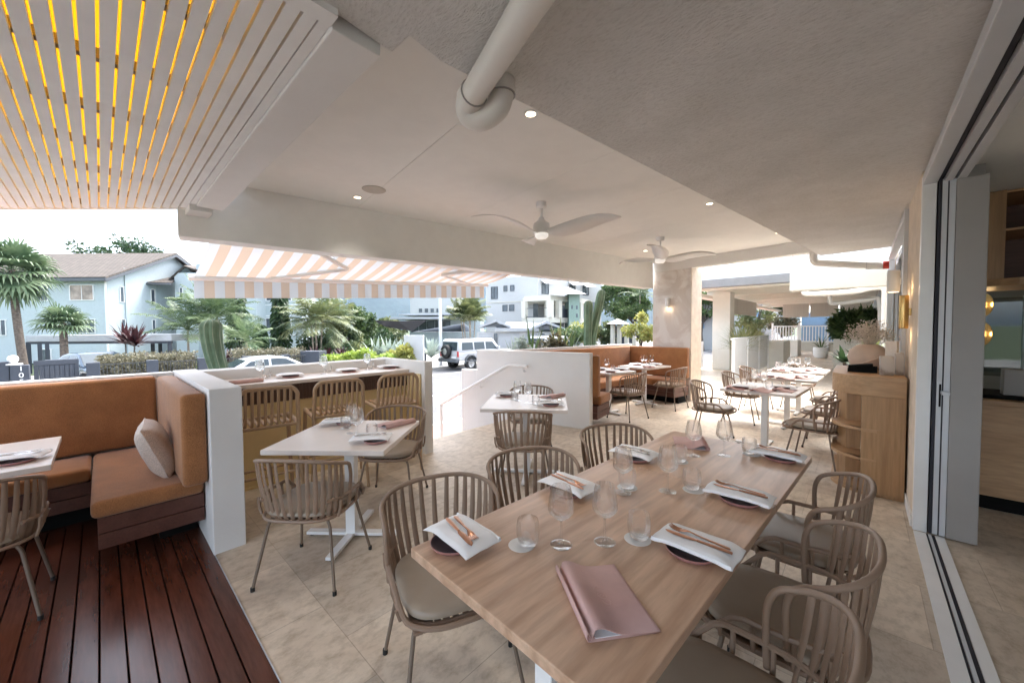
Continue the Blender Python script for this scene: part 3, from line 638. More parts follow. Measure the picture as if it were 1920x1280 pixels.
vl = MB(); co_ = []; NX = 120
for j in range(4):
    for i in range(NX+1):
        u = i/NX; p = B0.lerp(B1, u)+V((-.035, 0, -.03-.075*j)); p += V((.008*math.sin(u*150)*j/3, 0, 0)); vl.v.append(p); co_.append((u*NS+.02, j/3))
for j in range(3):
    for i in range(NX):
        a = j*(NX+1)+i; vl.f.append((a, a+1, a+NX+2, a+NX+1))
vo = vl.build('valance', M['awning'], AW, True); uvset(vo, co_)
ub = (B1-B0).normalized(); MB().tube([B0-ub*.05, B1+ub*.05], .045, 12, r2=.04).build('front_bar', M['whitemetal'], AW, True)
MB().tube([A0-V((0, .05, 0)), A1], .05, 12).build('roller', M['whitemetal'], AW, True)
def arm(s, el, e):
    a, c = A0.lerp(A1, s)+V((-.05, 0, -.12)), B0.lerp(B1, e)+V((.06, 0, .0)); mid = A0.lerp(A1, el).lerp(B0.lerp(B1, el), .62)+V((0, 0, -.06))
    g = MB().tube([a, mid], .03, 8).build('upper_arm', M['whitemetal'], AW, True); MB().tube([mid+V((0, 0, -.01)), c], .027, 8).build('forearm', M['whitemetal'], AW, True)
    MB().tube(catmull([a+V((0, 0, -.05)), a+V((-.03, .03, -.1)), a+V((0, 0, -.13)), a+V((.03, -.03, -.1)), a+V((0, 0, -.05))], 4), .006, 6).build('ring', M['whitemetal'], AW, True)
arm(.12, .36, .18); arm(.98, .70, .90)
# ---- booth at the far end (rust upholstery, U shaped)
bo = thing('booth_bench', 'U-shaped rust upholstered booth between stair wall and stone column', 'bench', (0, 0, 0))
w0 = V((-2.87, 4.985, 0))
def ob(name, o_, a, bb, z0, z1, m='fabric', bev=.03): return MB().obox(V((o_.x, o_.y, z0)), a, bb, UP*(z1-z0)).build(name, M[m], bo, m == 'fabric', bev, 3 if m == 'fabric' else 1)
ob('backrest', w0, L*1.45, N2*.12, .47, 1.09); ob('seat', w0+N2*.12, L*1.4, N2*.46, .33, .47); 
for z in (.13, .232): ob('base_board', w0+N2*.01+L*.012, L*1.3, N2*.53, z, z+.098, 'redwood', .003)
ob('plinth', w0+N2*.05+L*.25, L*1.0, N2*.3, 0, .128, 'black', 0)
k0 = w0+L*1.60; dlen = 3.50                                   # along the planter wall, a little more skewed
DB = V((.13, 1, 0)).normalized(); NB = V((DB.y, -DB.x, 0))
ob('backrest', k0+DB*.10, DB*(dlen-.1), NB*.12, .47, 1.09); ob('seat', k0+DB*.68+NB*.12, DB*(dlen-1.15), NB*.45, .33, .47)
for z in (.13, .232): ob('base_board', k0+DB*.66+NB*.02, DB*(dlen-1.15), NB*.52, z, z+.098, 'redwood', .003)
c1 = c0-UB*.13; ob('backrest', c1-VB*1.42, VB*1.415, UB*.125, .47, 1.09); ob('seat', c1-UB*.46-VB*1.42, VB*1.41, UB*.46, .33, .47)
for z in (.13, .232): ob('base_board', c1-UB*.45-VB*1.33, VB*1.31, UB*.55, z, z+.098, 'redwood', .003)
ob('plinth', c1-UB*.30-VB*1.3, VB*1.28, UB*.35, 0, .128, 'black', 0)
wl = k0-NB*.10; b = MB().obox(V((wl.x, wl.y, -.8))+DB*.02, DB*3.75, NB*.095, UP*1.93)
wall('planter_wall', b, 'white wall along the back of the booth bench')
wl2 = k0-NB*.85; b = MB().obox(V((wl2.x, wl2.y, -.8))+DB*.05, DB*4.2, NB*.10, UP*1.86)
wall('planter_wall', b, 'outer white planter wall facing the street')
b = MB().obox(V((wl2.x, wl2.y, .4))+NB*.105+DB*.06, DB*4.1, NB*.63, UP*.5); stuff(tag(b.build('planter_soil', M['soil']), 'dark soil in the street planter', 'soil'))
# bar side planter
wall('planter_wall', MB().box(-5.75, -2.3, -.8, -5.65, 2.72, .95), 'white planter wall outside the bench and bar')
stuff(tag(MB().box(-5.645, -2.3, .3, -5.06, 2.7, .8).build('planter_soil', M['soil']), 'dark soil in the bar planter', 'soil'))
# ================================================================== CHAIRS, STOOLS, TABLES
def make_chair():
    t = thing('slatted_armchair', 'chair', 'chair')
    # hoop: up from the seat side, round the back and down again. front is +y
    half = [(.246, -.045, .45), (.252, -.04, .54), (.257, -.04, .62), (.258, -.05, .668), (.262, -.074, .702)]
    def arc(ph):                       # ph -90..90 degrees about the back, 0 = rear
        s_, c_ = math.sin(ph), math.cos(ph)
        return V((.266*math.copysign(abs(s_)**.82, s_), -.082-.178*abs(c_)**.75, .712+.062*abs(c_)**.9))
    arcs = [arc(R(a)) for a in range(80, -81, -10)]
    hoop = [V(p) for p in half]+arcs+[V((-p[0], p[1], p[2])) for p in reversed(half)]
    hoop = catmull(hoop, 3)
    fm = MB().tube(hoop, .0108, 8)
    # rim: runs low round the front, rises along the sides, meets the back
    rim = []
    for i in range(41):
        a = R(-46+272*i/40); c_, s_ = math.cos(a), math.sin(a)      # a=90deg front
        x = .252*math.copysign(abs(c_)**.72, c_); y = .01+.262*math.copysign(abs(s_)**.72, s_)
        k = min(1, max(0, (.20-y)/.12)); k = k*k*(3-2*k); z = .425+.095*k
        rim.append((x, y, z))
    fm.tube(rim, .0105, 7)
    low = superell(.235, .235, 36, .418, 3.2); fm.tube(low, .009, 6, closed=True)
    for s_ in (-1, 1):
        for y in (.15, .05, -.06, -.15): fm.tube([(s_*.252, y, .515 if y < .1 else .455+.0), (s_*.248, y, .46), (s_*.235, y, .418)], .008, 6)
    fm.build('shell_frame', M['chair'], t, True)
    sl_ = MB(); N = 15
    for i in range(N):
        ph = R(-74+148*i/(N-1)); tp = arc(ph); s_, c_ = math.sin(ph), math.cos(ph)
        md = V((.252*math.copysign(abs(s_)**.9, s_), -.055-.18*abs(c_)**.7, .55)); bt = V((.228*math.copysign(abs(s_)**.95, s_), -.03-.185*abs(c_)**.65, .435))
        ins = V((bt.x*.86, bt.y*.82, .408))
        pts = [tp, tp.lerp(md, .5)+V((s_*.004, -c_*.004, 0)), md, bt, ins]
        inner = abs(bt.x*.86) < .2
        if inner: pts += [V((bt.x*.86, .0, .402)), V((bt.x*.86, .17, .405)), V((bt.x*.88, .245, .418))]
        pts = catmull(pts, 4)
        tang = V((c_, s_, 0)) if True else None
        sides = [V((c_, s_*.8, 0)).lerp(V((1, 0, 0)), min(1, k/len(pts)*1.6)).normalized() for k in range(len(pts))]
        wd = [.0098+.0028*min(1, k/6) for k in range(len(pts))]
        sl_.tube(pts, wd, 6, r2=.005, side=sides)
    sl_.build('back_slats', M['chair'], t, True)
    cu = MB(); rings = [(.95, .431), (1.0, .438), (1.0, .452), (.965, .464), (.80, .469), (.4, .471)]
    for sc_, z in rings: cu.v += [V((x*sc_, y*sc_+.012, z)) for x, y, _ in superell(.220, .228, 32, 0, 3.4)]
    for k in range(len(rings)-1):
        for i in range(32): cu.f.append((k*32+i, k*32+(i+1) % 32, (k+1)*32+(i+1) % 32, (k+1)*32+i))
    cu.f.append(tuple(range(5*32, 6*32))); cu.f.append(tuple(range(31, -1, -1)))
    cu.build('seat_cushion', M['cushion'], t, True)
    for sx in (-1, 1):
        for sy in (-1, 1):
            ft = V((sx*.245, sy*.225, .012)); top = V((sx*.185, sy*.155, .375))
            pts = [ft, ft.lerp(top, .93), top+V((-sx*.008, 0, .006)), V((sx*.150, sy*.15, .398)), V((sx*.0, sy*.15, .398))]
            pts = [pts[0]]+catmull(pts[1:], 4)
            lg = MB().tube(pts, .0088, 8).build('leg', M['leg'], t, True)
            MB().tube([ft+V((0, 0, -.012)), ft+V((0, 0, .012))], .0115, 8).build('foot_cap', M['rubber'], lg, True)
    return t
CH = Proto(make_chair())
def fang(f): return math.atan2(-f[0], f[1])       # rotation that turns +y to the direction f
def chair(x, y, f, label, group): return CH.put((x, y, 0), fang(f), label, group)
g = 'slatted armchairs at the big front table'
chair(-1.30, 1.00, (.93, -.36), 'slatted armchair at the near left corner of the big front table', g)
chair(-1.27, 1.60, (.86, -.50), 'middle slatted armchair along the left side of the big front table', g)
chair(-1.19, 2.43, (.84, -.54), 'farthest slatted armchair along the left side of the big front table', g)
chair(-.25, 1.12, (-1, .03), 'nearest slatted armchair on the right side, cut by the photo bottom', g)
chair(-.20, 1.69, (-1, .0), 'middle slatted armchair on the right side of the big front table', g)
chair(-.21, 2.35, (-1, -.02), 'slatted armchair on the right of the front table nearest the console', g)
g = 'slatted armchairs at the small square tables'
chair(-2.50, .88, (-.62, .78), 'slatted armchair with its back to us at the left square table', g)
chair(-3.05, 1.73, (.65, -.76), 'slatted armchair on the bar side of the left square table', g)
chair(-2.33, 2.68, (-.59, .81), 'slatted armchair with its back to us before the white stair wall', g)
chair(-2.93, 3.50, (.59, -.81), 'slatted armchair between small square table and white stair wall', g)
g = 'slatted armchairs at the far terrace tables'
chair(-1.45, 5.50, (1, .12), 'slatted armchair left of the first far table, side view', g)
chair(-1.42, 6.95, (1, .05), 'slatted armchair left of the second far table', g)
chair(-1.40, 8.05, (1, 0), 'small distant slatted armchair left of the last far table', g)
chair(-.36, 5.20, (-.98, .12), 'slatted armchair right of the first far table beside the console', g)
chair(-.30, 6.15, (-1, .0), 'slatted armchair half hidden behind the one beside the console', g)
chair(-.28, 7.15, (-1, .0), 'slatted armchair right of the second far table behind the console', g)
chair(-.86, 8.85, (0, -1), 'distant slatted armchair at the head of the last far table', g)
g = 'slatted armchairs at the booth'
chair(-2.85, 5.92, (-.97, .2), 'slatted armchair facing the nearer booth table', g)
chair(-2.63, 7.22, (-.98, .12), 'slatted armchair at the booth in front of the stone column', g)
chair(-3.36, -.49, (-1, .04), 'slatted armchair on the dark timber deck', 'slatted armchair on the deck')
# ---- bar stools (front is +y)
def make_stool():
    t = thing('bar_stool', 'stool', 'stool')
    fb = MB(); w = .205
    back = [(-w-.01, -.205, .70), (-w-.005, -.215, .80), (-w, -.228, .92), (-w+.004, -.235, .985), (-w+.045, -.238, 1.03), (-.10, -.24, 1.036), (0, -.24, 1.038), (.10, -.24, 1.036), (w-.045, -.238, 1.03), (w-.004, -.235, .985), (w, -.228, .92), (w+.005, -.215, .80), (w+.01, -.205, .70)]
    fb.tube(catmull(back, 5), .0165, 10)
    for i in range(8):
        x = -.155+.31*i/7; fb.lathe([(.0, -.014), (.013, -.01), (.018, 0), (.013, .01), (0, .014)], 10, (x, -.24, 1.037))
    fb.build('back_frame', M['stool'], t, True)
    s_ = MB()
    for i in range(8):
        x = -.155+.31*i/7
        s_.tube(catmull([(x, -.24, 1.03), (x, -.228, .92), (x, -.21, .80), (x, -.185, .742), (x, -.10, .733), (x, .08, .738), (x, .19, .735), (x, .205, .715)], 4), .0115, 8)
    s_.build('seat_slats', M['stool'], t, True)
    r_ = MB().tube([(-.21, -.20, .72), (.21, -.20, .72)], .013, 8); r_.tube([(-.21, .20, .725), (.21, .20, .725)], .014, 8)
    for sx in (-1, 1): r_.tube(catmull([(sx*.212, -.205, .72), (sx*.214, 0, .73), (sx*.212, .20, .735)], 5), .018, 8)
    r_.build('seat_rail', M['stool'], t, True)
    f_ = MB()
    for sy in (-1, 1): f_.tube([(-.225, sy*.215, .26 if sy > 0 else .33), (.225, sy*.215, .26 if sy > 0 else .33)], .011, 8)
    for sx in (-1, 1): f_.tube([(sx*.225, -.215, .30), (sx*.225, .215, .30)], .011, 8)
    f_.build('foot_rail', M['stool'], t, True)
    for sx in (-1, 1):
        for sy in (-1, 1):
            MB().tube([(sx*.208, sy*.20, .73), (sx*.225, sy*.213, .35), (sx*.242, sy*.23, 0)], [.018, .0165, .013], 8).build('leg', M['stool'], t, True)
    return t
ST = Proto(make_stool())
for x, y, a, lb in ((-3.70, .92, 6, 'tan slatted bar stool partly hidden by the white end wall'), (-3.72, 1.50, 9, 'middle tan slatted bar stool at the street bar'), (-3.70, 2.08, 7, 'tan slatted bar stool nearest the far end of the bar')):
    ST.put((x, y, 0), R(90-a), lb, 'tan slatted bar stools at the street bar')
# ---- tables
def table(x, y, rot, w, l, label, top='oak', feet=1, group=None, th=.032):
    t = thing('dining_table', label, 'table', (x, y, 0), rot, group)
    MB().box(-w/2, -l/2, .75-th, w/2, l/2, .75).build('tabletop', M[top], t, bevel=.003)
    for yy in ((0,) if feet == 1 else (-l*.29, l*.29)):
        b = MB().box(-.035, yy-.035, .025, .035, yy+.035, .735-th)
        p_ = b.build('pedestal', M['whitemetal'], t, bevel=.004)
        b = MB(); a = min(w*.42, .36); bl = a if feet == 1 else .24
        b.box(-a, yy-.028, .012, a, yy+.028, .034); b.v = b.v
        MB_ = b; MB_.box(-.028, yy-bl, .0125, .028, yy-.0285, .0335); MB_.box(-.028, yy+.0285, .0125, .028, yy+bl, .0335)
        MB_.build('cross_foot', M['whitemetal'], t, bevel=.003)
        g_ = MB()
        for px_, py_ in ((-a+.03, yy), (a-.03, yy), (0, yy-bl+.03), (0, yy+bl-.03)): g_.lathe([(.016, 0), (.016, .0125)], 10, (px_, py_, 0))
        g_.build('glides', M['rubber'], t)
        MB().box(-.20, yy-.2, .722-th, .20, yy+.2, .749-th).build('top_plate', M['whitemetal'], t)
    return t
TA = R(-3.5); tu = V((math.cos(TA), math.sin(TA), 0)); td = V((-math.sin(TA), math.cos(TA), 0)); T0 = V((-1.128, .70, 0))
def tp(a, b): return T0+tu*a+td*b                 # a across, b along the big front table
c_ = tp(.40, .63); table(c_.x, c_.y, TA, .80, 1.256, 'long oak dining table in the foreground', feet=2)
c_ = tp(.40, 1.69); table(c_.x, c_.y, TA, .80, .856, 'square oak table butted to the far end of the long front table')
table(-2.715, 1.21, R(40.5), .785, .785, 'square oak table in front of the bar stools', 'shelf')
table(-2.54, 2.97, R(36), .82, .82, 'square oak table before the white stair wall', 'shelf')
table(-.87, 5.56, R(-4), .76, .86, 'first far terrace table left of the console', 'shelf')
table(-.82, 7.05, R(-2), .78, .80, 'second far terrace table behind the first', 'shelf')
table(-.80, 8.25, R(-2), .78, .80, 'last far terrace table in the bright opening', 'shelf')
table(-3.27, 6.05, R(-13), .62, .70, 'nearer booth table inside the rust seating', 'shelf')
table(-3.16, 7.28, R(-11), .66, .80, 'farther booth table in front of the stone column', 'shelf')
t_ = table(-3.79, -.92, R(0), .86, 1.42, 'oak table edge on the dark deck before the rust bench', 'shelf')
# ================================================================== TABLEWARE
def make_wine():
    t = thing('wine_glass', 'w', 'wine glass')
    MB().lathe([(0, .004), (.010, .004), (.025, .0025), (.036, .0015), (.0375, .0008), (.036, 0), (0, 0)], 28).build('foot', M['glass'], t, True)
    MB().lathe([(.010, .004), (.0055, .009), (.0038, .02), (.0036, .05), (.0038, .078), (.0055, .086), (.011, .091)], 14).build('stem', M['glass'], t, True)
    MB().lathe([(0, .0905), (.011, .091), (.026, .099), (.040, .112), (.0445, .124), (.0445, .138), (.041, .165), (.0365, .190), (.0325, .206), (.0317, .206), (.0356, .190), (.0398, .165), (.0433, .138), (.0432, .124), (.0385, .1135), (.025, .101), (.0, .095)], 32).build('bowl', M['glass'], t, True)
    return t
def make_tumbler():
    o = MB().lathe([(0, 0), (.026, 0), (.031, .004), (.036, .016), (.040, .035), (.0405, .055), (.038, .08), (.036, .088), (.035, .088), (.0368, .08), (.0391, .055), (.0385, .037), (.034, .019), (.026, .013), (0, .013)], 32).build('tumbler', M['glass'], smooth=True)
    return tag(o, 't', 'tumbler')
def make_coaster():
    return tag(MB().lathe([(0, 0), (.0455, 0), (.046, .0008), (.0455, .0016), (0, .0016)], 36).build('coaster', M['coaster'], smooth=False), 'c', 'coaster')
def make_plate():
    t = thing('side_plate', 'p', 'plate')
    MB().lathe([(0, 0), (.062, 0), (.072, .004), (.079, .013), (.0805, .0175), (.079, .018), (.0775, .016)], 40).build('dish', M['plate'], t, True)
    MB().lathe([(.0775, .0162), (.070, .0075), (.06, .0055), (0, .005)], 40).build('glaze', M['platein'], t, True)
    return t
def make_napkin(seed):
    r = random.Random(seed); b = MB(); NX, NY = 26, 16; lx, ly = .255, .152
    def prof(u, v, top):
        z = .026*math.exp(-((u-.02)/.75)**2*.6) - .004
        z = .0195+.002*math.cos(u*1.3) - .010*max(0, abs(u)-.66)**1.1/.34 - .006*max(0, -v-.45) + .0025*noise.noise(V((u*1.6+seed, v*2.2, 0)))
        th = .016*(1-abs(u)**10*.75)*max(0, 1-abs(v)**12)**.5
        return z+(th*.5 if top else -th*.5)
    vs = []
    for s_ in (1, 0):
        for j in range(NY+1):
            for i in range(NX+1):
                u, v = i/NX*2-1, j/NY*2-1
                sk = .012*noise.noise(V((u*1.1, seed, v))); vs.append((u*lx/2+.5*sk, v*ly/2*(1+.05*noise.noise(V((u*1.4, seed*3, .3))))+sk*.7, prof(u, v, s_)))
    n1 = (NX+1)*(NY+1)
    for s_ in (0, 1):
        for j in range(NY):
            for i in range(NX):
                a = s_*n1+j*(NX+1)+i; f = (a, a+1, a+NX+2, a+NX+1); b.f.append(f if s_ == 0 else f[::-1])
    for i in range(NX):
        for j in (0, NY): a = j*(NX+1)+i; b.f.append((a, a+1, n1+a+1, n1+a))
    for j in range(NY):
        for i in (0, NX): a = j*(NX+1)+i; b.f.append((a, a+NX+1, n1+a+NX+1, n1+a))
    b.v = [V(p) for p in vs]
    # folded layer edges along one long side
    for k in range(2):
        pts = [(u/10*lx/2*.97, ly/2*(.98-.03*k), prof(u/10, .9, 0)+.004+.005*k) for u in range(-10, 11)]
        b.tube(pts, .0042, 6)
    return tag(b.build('napkin', M['napkin'], smooth=True), 'n', 'napkin')
def make_fork(m):
    b = MB(); hz = lambda x: .0016+.006*math.exp(-((x-.045)/.03)**2)
    pts = [(-.098, 0, .002), (-.09, 0, .003), (-.05, 0, .004), (-.005, 0, .006), (.03, 0, .0095), (.05, 0, .0065), (.062, 0, .003)]
    b.tube(pts, [.004, .008, .0068, .0042, .0046, .0115, .0128], 8, r2=.0016, side=(0, 1, 0))
    for k in range(4):
        y = -.0105+.007*k; b.tube([(.06, y, .0032), (.075, y*.98, .003), (.09, y*.95, .0065), (.098, y*.9, .011)], [.0024, .0022, .0018, .001], 5)
    return tag(b.build('fork', m, smooth=True), 'f', 'fork')
def make_knife(m):
    b = MB(); b.tube([(-.105, 0, .004), (-.09, 0, .005), (-.04, 0, .005), (0, 0, .0045)], [.005, .0085, .0075, .005], 8, r2=.0036, side=(0, 1, 0))
    b.tube([(0, 0, .0045), (.012, 0, .004), (.03, .001, .004), (.07, .001, .0038), (.095, -.001, .0036), (.105, -.003, .0036)], [.005, .009, .0108, .0108, .0075, .0012], 8, r2=.0011, side=(0, 1, 0))
    return tag(b.build('knife', m, smooth=True), 'k', 'knife')
def make_menu(curl=1.0, emblem=True):
    t = thing('menu_folder', 'm', 'menu'); n = 20; wx, ly = .178, .268
    # cross section: cover folded over, rolled at the left, flat open edge at the right
    up = []; 
    for i in range(n+1):
        u = i/n; x = u*wx; z = .0035+.026*curl*math.exp(-((u-.10)/.26)**2)*(min(1, u/.06)**.5)+.002*(1-u)
        up.append((x, z))
    arc = [(-.004-.008*curl*math.sin(a), .013*curl+.012*curl*math.cos(a)) for a in (R(30), R(70), R(110), R(150))] if curl > .3 else [(-.003, .003)]
    lo = [(0, .0012), (wx*.5, .001), (wx, .001)]
    sec = lo[::-1]+arc[::-1]+up
    b = MB()
    for yy in (-ly/2, 0, ly/2): b.v += [V((x, yy, z)) for x, z in sec]
    k = len(sec)
    for j in range(2):
        for i in range(k-1): b.f.append((j*k+i, j*k+i+1, (j+1)*k+i+1, (j+1)*k+i))
    b.build('cover', M['leather'], t, True, solid=.0026)
    pg = MB().box(.012, -ly/2+.006, .0026, wx-.008, ly/2-.006, .0046); pg.add([(x*.93+.006, s_*(ly/2-.006), z-.0045) for s_ in (-1, 1) for x, z in up[2:]], [tuple([i for i in range(0)])] if False else [(i, i+1, i+1+(n-1), i+(n-1)) for i in range(n-2)])
    pg.build('pages', M['paper'], t)
    if emblem:
        em = MB()
        def top(x): 
            u = x/wx; return .0035+.026*curl*math.exp(-((u-.10)/.26)**2)+.002*(1-u)+.0016
        for cx, cy, r_, a0, a1 in ((.078, .022, .011, 60, 300), (.082, .0, .012, -20, 300), (.082, -.0, .006, 0, 200), (.086, -.022, .011, 170, 420)):
            em.tube([(cx+r_*math.cos(R(a)), cy+r_*math.sin(R(a)), top(cx+r_*math.cos(R(a)))) for a in range(a0, a1+1, 20)], .0007, 4)
        em.build('emblem', M['emboss'], t)
    return t
WG, TU, CO, PLT = Proto(make_wine()), Proto(make_tumbler()), Proto(make_coaster()), Proto(make_plate())
NAPS = [Proto(make_napkin(s)) for s in (1, 2, 3, 4)]
FK, KN, FKS, KNS = Proto(make_fork(M['copper'])), Proto(make_knife(M['copper'])), Proto(make_fork(M['steel'])), Proto(make_knife(M['steel']))
MENU, MENUF = Proto(make_menu(1.0)), Proto(make_menu(.85, False))
tn = [0]
def setting(x, y, rot, where, z=.75, flip=False, cut='copper', pl=(-.02, -.045), skew=0):
    tn[0] += 1; cs_, sn = math.cos(rot), math.sin(rot)
    L2 = lambda a, b: (x+a*cs_-b*sn, y+a*sn+b*cs_)
    px_, py_ = L2(*pl); PLT.put((px_, py_, z), rot, 'mauve side plate under the napkin '+where, 'mauve side plates')
    NAPS[tn[0] % 4].put((x, y, z+.0135), rot+(PI if flip else 0), 'folded white napkin '+where, 'folded white napkins')
    if not cut: return
    f, k = (FK, KN) if cut == 'copper' else (FKS, KNS); ra = rot+R(skew)
    ax, ay = L2(.0, .016); bx, by = L2(.005, -.014); w_ = 'copper' if cut == 'copper' else 'steel'
    f.put((ax, ay, z+.0405), ra+(PI if flip else 0), w_+' fork on the napkin '+where, 'forks on napkins')
    k.put((bx, by, z+.0405), ra+R(3)+(PI if flip else 0), w_+' knife on the napkin '+where, 'knives on napkins')
def wine(x, y, where, z=.75): WG.put((x, y, z+.0003), rng.uniform(0, 6), 'stemmed wine glass '+where, 'stemmed wine glasses')
def tumbler(x, y, where, z=.75, coaster=True, off=(0, 0)):
    if coaster: CO.put((x+off[0], y+off[1], z+.0002), 0, 'pale coaster under the tumbler '+where, 'round coasters')
    TU.put((x, y, z+(.002 if coaster else .0003)), rng.uniform(0, 6), 'stemless water tumbler '+where, 'water tumblers')
def menu(x, y, rot, where, z=.75, p=None): (p or MENU).put((x, y, z+.001), rot, 'pink leather menu folder '+where, 'pink leather menu folders')
# the big front table
setting(-1.03, .845, TA, 'at the near left corner of the big front table', skew=-14, pl=(.0, -.032))
setting(-.995, 1.455, TA, 'at the middle left seat of the big front table', skew=-10, pl=(.02, -.03))
setting(-.965, 2.085, TA, 'at the far left seat of the big front table', cut='steel', skew=-6, pl=(.03, -.03))
setting(-.395, 1.335, TA+R(1), 'at the nearest right seat of the big front table', flip=True, skew=-2, pl=(-.01, -.022))
setting(-.385, 1.87, TA+R(3), 'at the middle right seat of the big front table', flip=True, skew=-4, pl=(.01, -.022))
setting(-.345, 2.61, TA, 'at the far right corner of the big front table', flip=True, skew=-6, pl=(.02, -.022))
wine(-.755, 1.063, 'left of the nearest pair on the big front table'); wine(-.651, 1.179, 'right of the nearest pair on the big front table')
wine(-.79, 1.596, 'left of the middle pair on the big front table'); wine(-.643, 1.743, 'right of the middle pair on the big front table')
wine(-.715, 2.335, 'beside the far pink menu on the big front table'); wine(-.581, 2.454, 'at the far end of the front table right of the menu')
tumbler(-.842, .988, 'nearest the left edge of the big front table', off=(-.014, -.018)); tumbler(-.574, 1.285, 'beside the nearest right napkin of the big front table', off=(.0, -.012))
tumbler(-.571, 1.846, 'beside the middle right napkin of the big front table', off=(.01, -.008)); tumbler(-.481, 2.594, 'beside the far right napkin of the big front table', off=(.012, -.008))
tumbler(-.80, 1.66, 'behind the left middle wine glass of the big front table'); tumbler(-.74, 2.18, 'half hidden by the far napkin of the big front table')
menu(-.567, .856, R(52), 'lying closest to the camera on the big front table'); menu(-.73, 2.60, R(204), 'at the far end of the big front table')
# left square table
r40 = R(40.5)
setting(-2.42, 1.215, r40+R(8), 'at the near seat of the left square table', cut='steel', pl=(.04, -.02)); setting(-3.06, 1.27, r40+R(16), 'at the far seat of the left square table', cut='steel', flip=True, pl=(.06, -.01))
wine(-2.715, 1.22, 'left of two on the left square table'); wine(-2.56, 1.19, 'right of two on the left square table')
tumbler(-2.88, 1.25, 'by the far napkin of the left square table'); tumbler(-2.51, 1.27, 'by the near napkin of the left square table')
menu(-2.63, 1.57, R(185), 'rolled open on the left square table')
# square table by the stair wall
setting(-2.235, 2.97, R(36)+R(10), 'at the near seat by the white stair wall', cut='steel', pl=(0, -.03)); setting(-2.90, 3.06, R(36), 'at the far seat by the white stair wall', cut='steel', pl=(.0, -.03))
wine(-2.63, 2.93, 'left of two before the white stair wall'); wine(-2.47, 2.91, 'right of two before the white stair wall')
tumbler(-2.70, 2.96, 'by the far napkin before the white stair wall'); tumbler(-2.36, 2.90, 'by the near napkin before the white stair wall')
menu(-2.42, 3.36, R(184), 'rolled open before the white stair wall')
# street bar
for k, (y, nm) in enumerate(((1.36, 'nearest'), (1.98, 'middle'), (2.50, 'far'))):
    setting(-4.48, y, R(80), 'at the %s place of the street bar' % nm, z=1.0, cut=None, pl=(.0, -.05)); wine(-4.50, y-.27, 'at the %s place of the street bar' % nm, 1.0); tumbler(-4.60, y-.18, 'at the %s place of the street bar' % nm, 1.0, False)
menu(-4.28, .93, R(182), 'at the near end of the street bar', 1.0)
# deck table
setting(-3.60, -.36, R(75), 'on the table of the timber deck', cut='steel', pl=(.02, -.04))
# far terrace tables
far = ((-.87, 5.56, 'first far table'), (-.82, 7.05, 'second far table'), (-.80, 8.25, 'last far table'))
for x, y, nm in far:
    setting(x-.19, y-.22, R(2), 'at the near left of the '+nm, cut=None); setting(x+.19, y+.05, R(-4), 'at the near right of the '+nm, cut=None)
    menu(x-.05, y-.30, R(-12), 'at the near edge of the '+nm, p=MENUF); menu(x+.13, y-.12, R(-6), 'at the right side of the '+nm, p=MENUF); menu(x-.34, y-.32, R(8), 'at the left side of the '+nm, p=MENUF)
    wine(x-.02, y+.0, 'in the middle of the '+nm); wine(x-.14, y+.14, 'at the back left of the '+nm); tumbler(x+.05, y-.08, 'in the middle of the '+nm, coaster=False); tumbler(x-.24, y+.05, 'at the left of the '+nm, coaster=False)
wine(-.70, 8.45, 'at the back right of the last far table'); wine(-.92, 8.52, 'at the far left edge of the last far table')
# booth tables
for x, y, r_, nm in ((-3.27, 6.05, R(-13), 'nearer booth table'), (-3.16, 7.28, R(-11), 'farther booth table')):
    setting(x+.16, y-.18, R(20), 'at the near side of the '+nm, cut=None); setting(x+.12, y+.24, R(10), 'at the far side of the '+nm, cut=None); setting(x-.18, y+.02, R(70), 'at the bench side of the '+nm, cut=None)
    wine(x-.05, y+.02, 'in the middle of the '+nm); tumbler(x+.02, y+.12, 'in the middle of the '+nm, coaster=False)
wine(-3.20, 7.42, 'left of the pair on the farther booth table'); wine(-3.08, 7.45, 'right of the pair on the farther booth table')
menu(-3.02, 6.98, R(20), 'on the farther booth table', p=MENUF)
# ================================================================== STREET AND SURROUNDINGS
GZ = -.92
struct(MB().quad((-4600, -4600, GZ-.1), (4600, -4600, GZ-.1), (4600, 4600, GZ-.1), (-4600, 4600, GZ-.1)).build('ground', M['grass']))
struct(MB().box(-7.42, -60, GZ-.09, -4.3, 90, -.80).build('footpath', M['brick']))
struct(MB().box(-7.60, -60, GZ-.09, -7.422, 90, -.785).build('kerb', M['kerb'], bevel=.015))
struct(MB().box(-18.9, -80, GZ-.09, -7.602, 120, GZ).build('road', M['asphalt']))
struct(MB().box(-19.1, -80, GZ-.09, -18.902, 120, GZ+.12).build('kerb', M['kerb'], bevel=.015))
struct(MB().box(-32, -80, GZ-.095, -19.102, 120, GZ+.11).build('verge', M['concrete']))
b = MB(); b.box(-11.5, -40, GZ+.003, -11.38, 90, GZ+.005); struct(b.build('road_marking', M['paint']))
b = MB(); b.box(-16.6, -40, GZ+.003, -16.5, 90, GZ+.005); struct(b.build('road_marking', M['paint']))
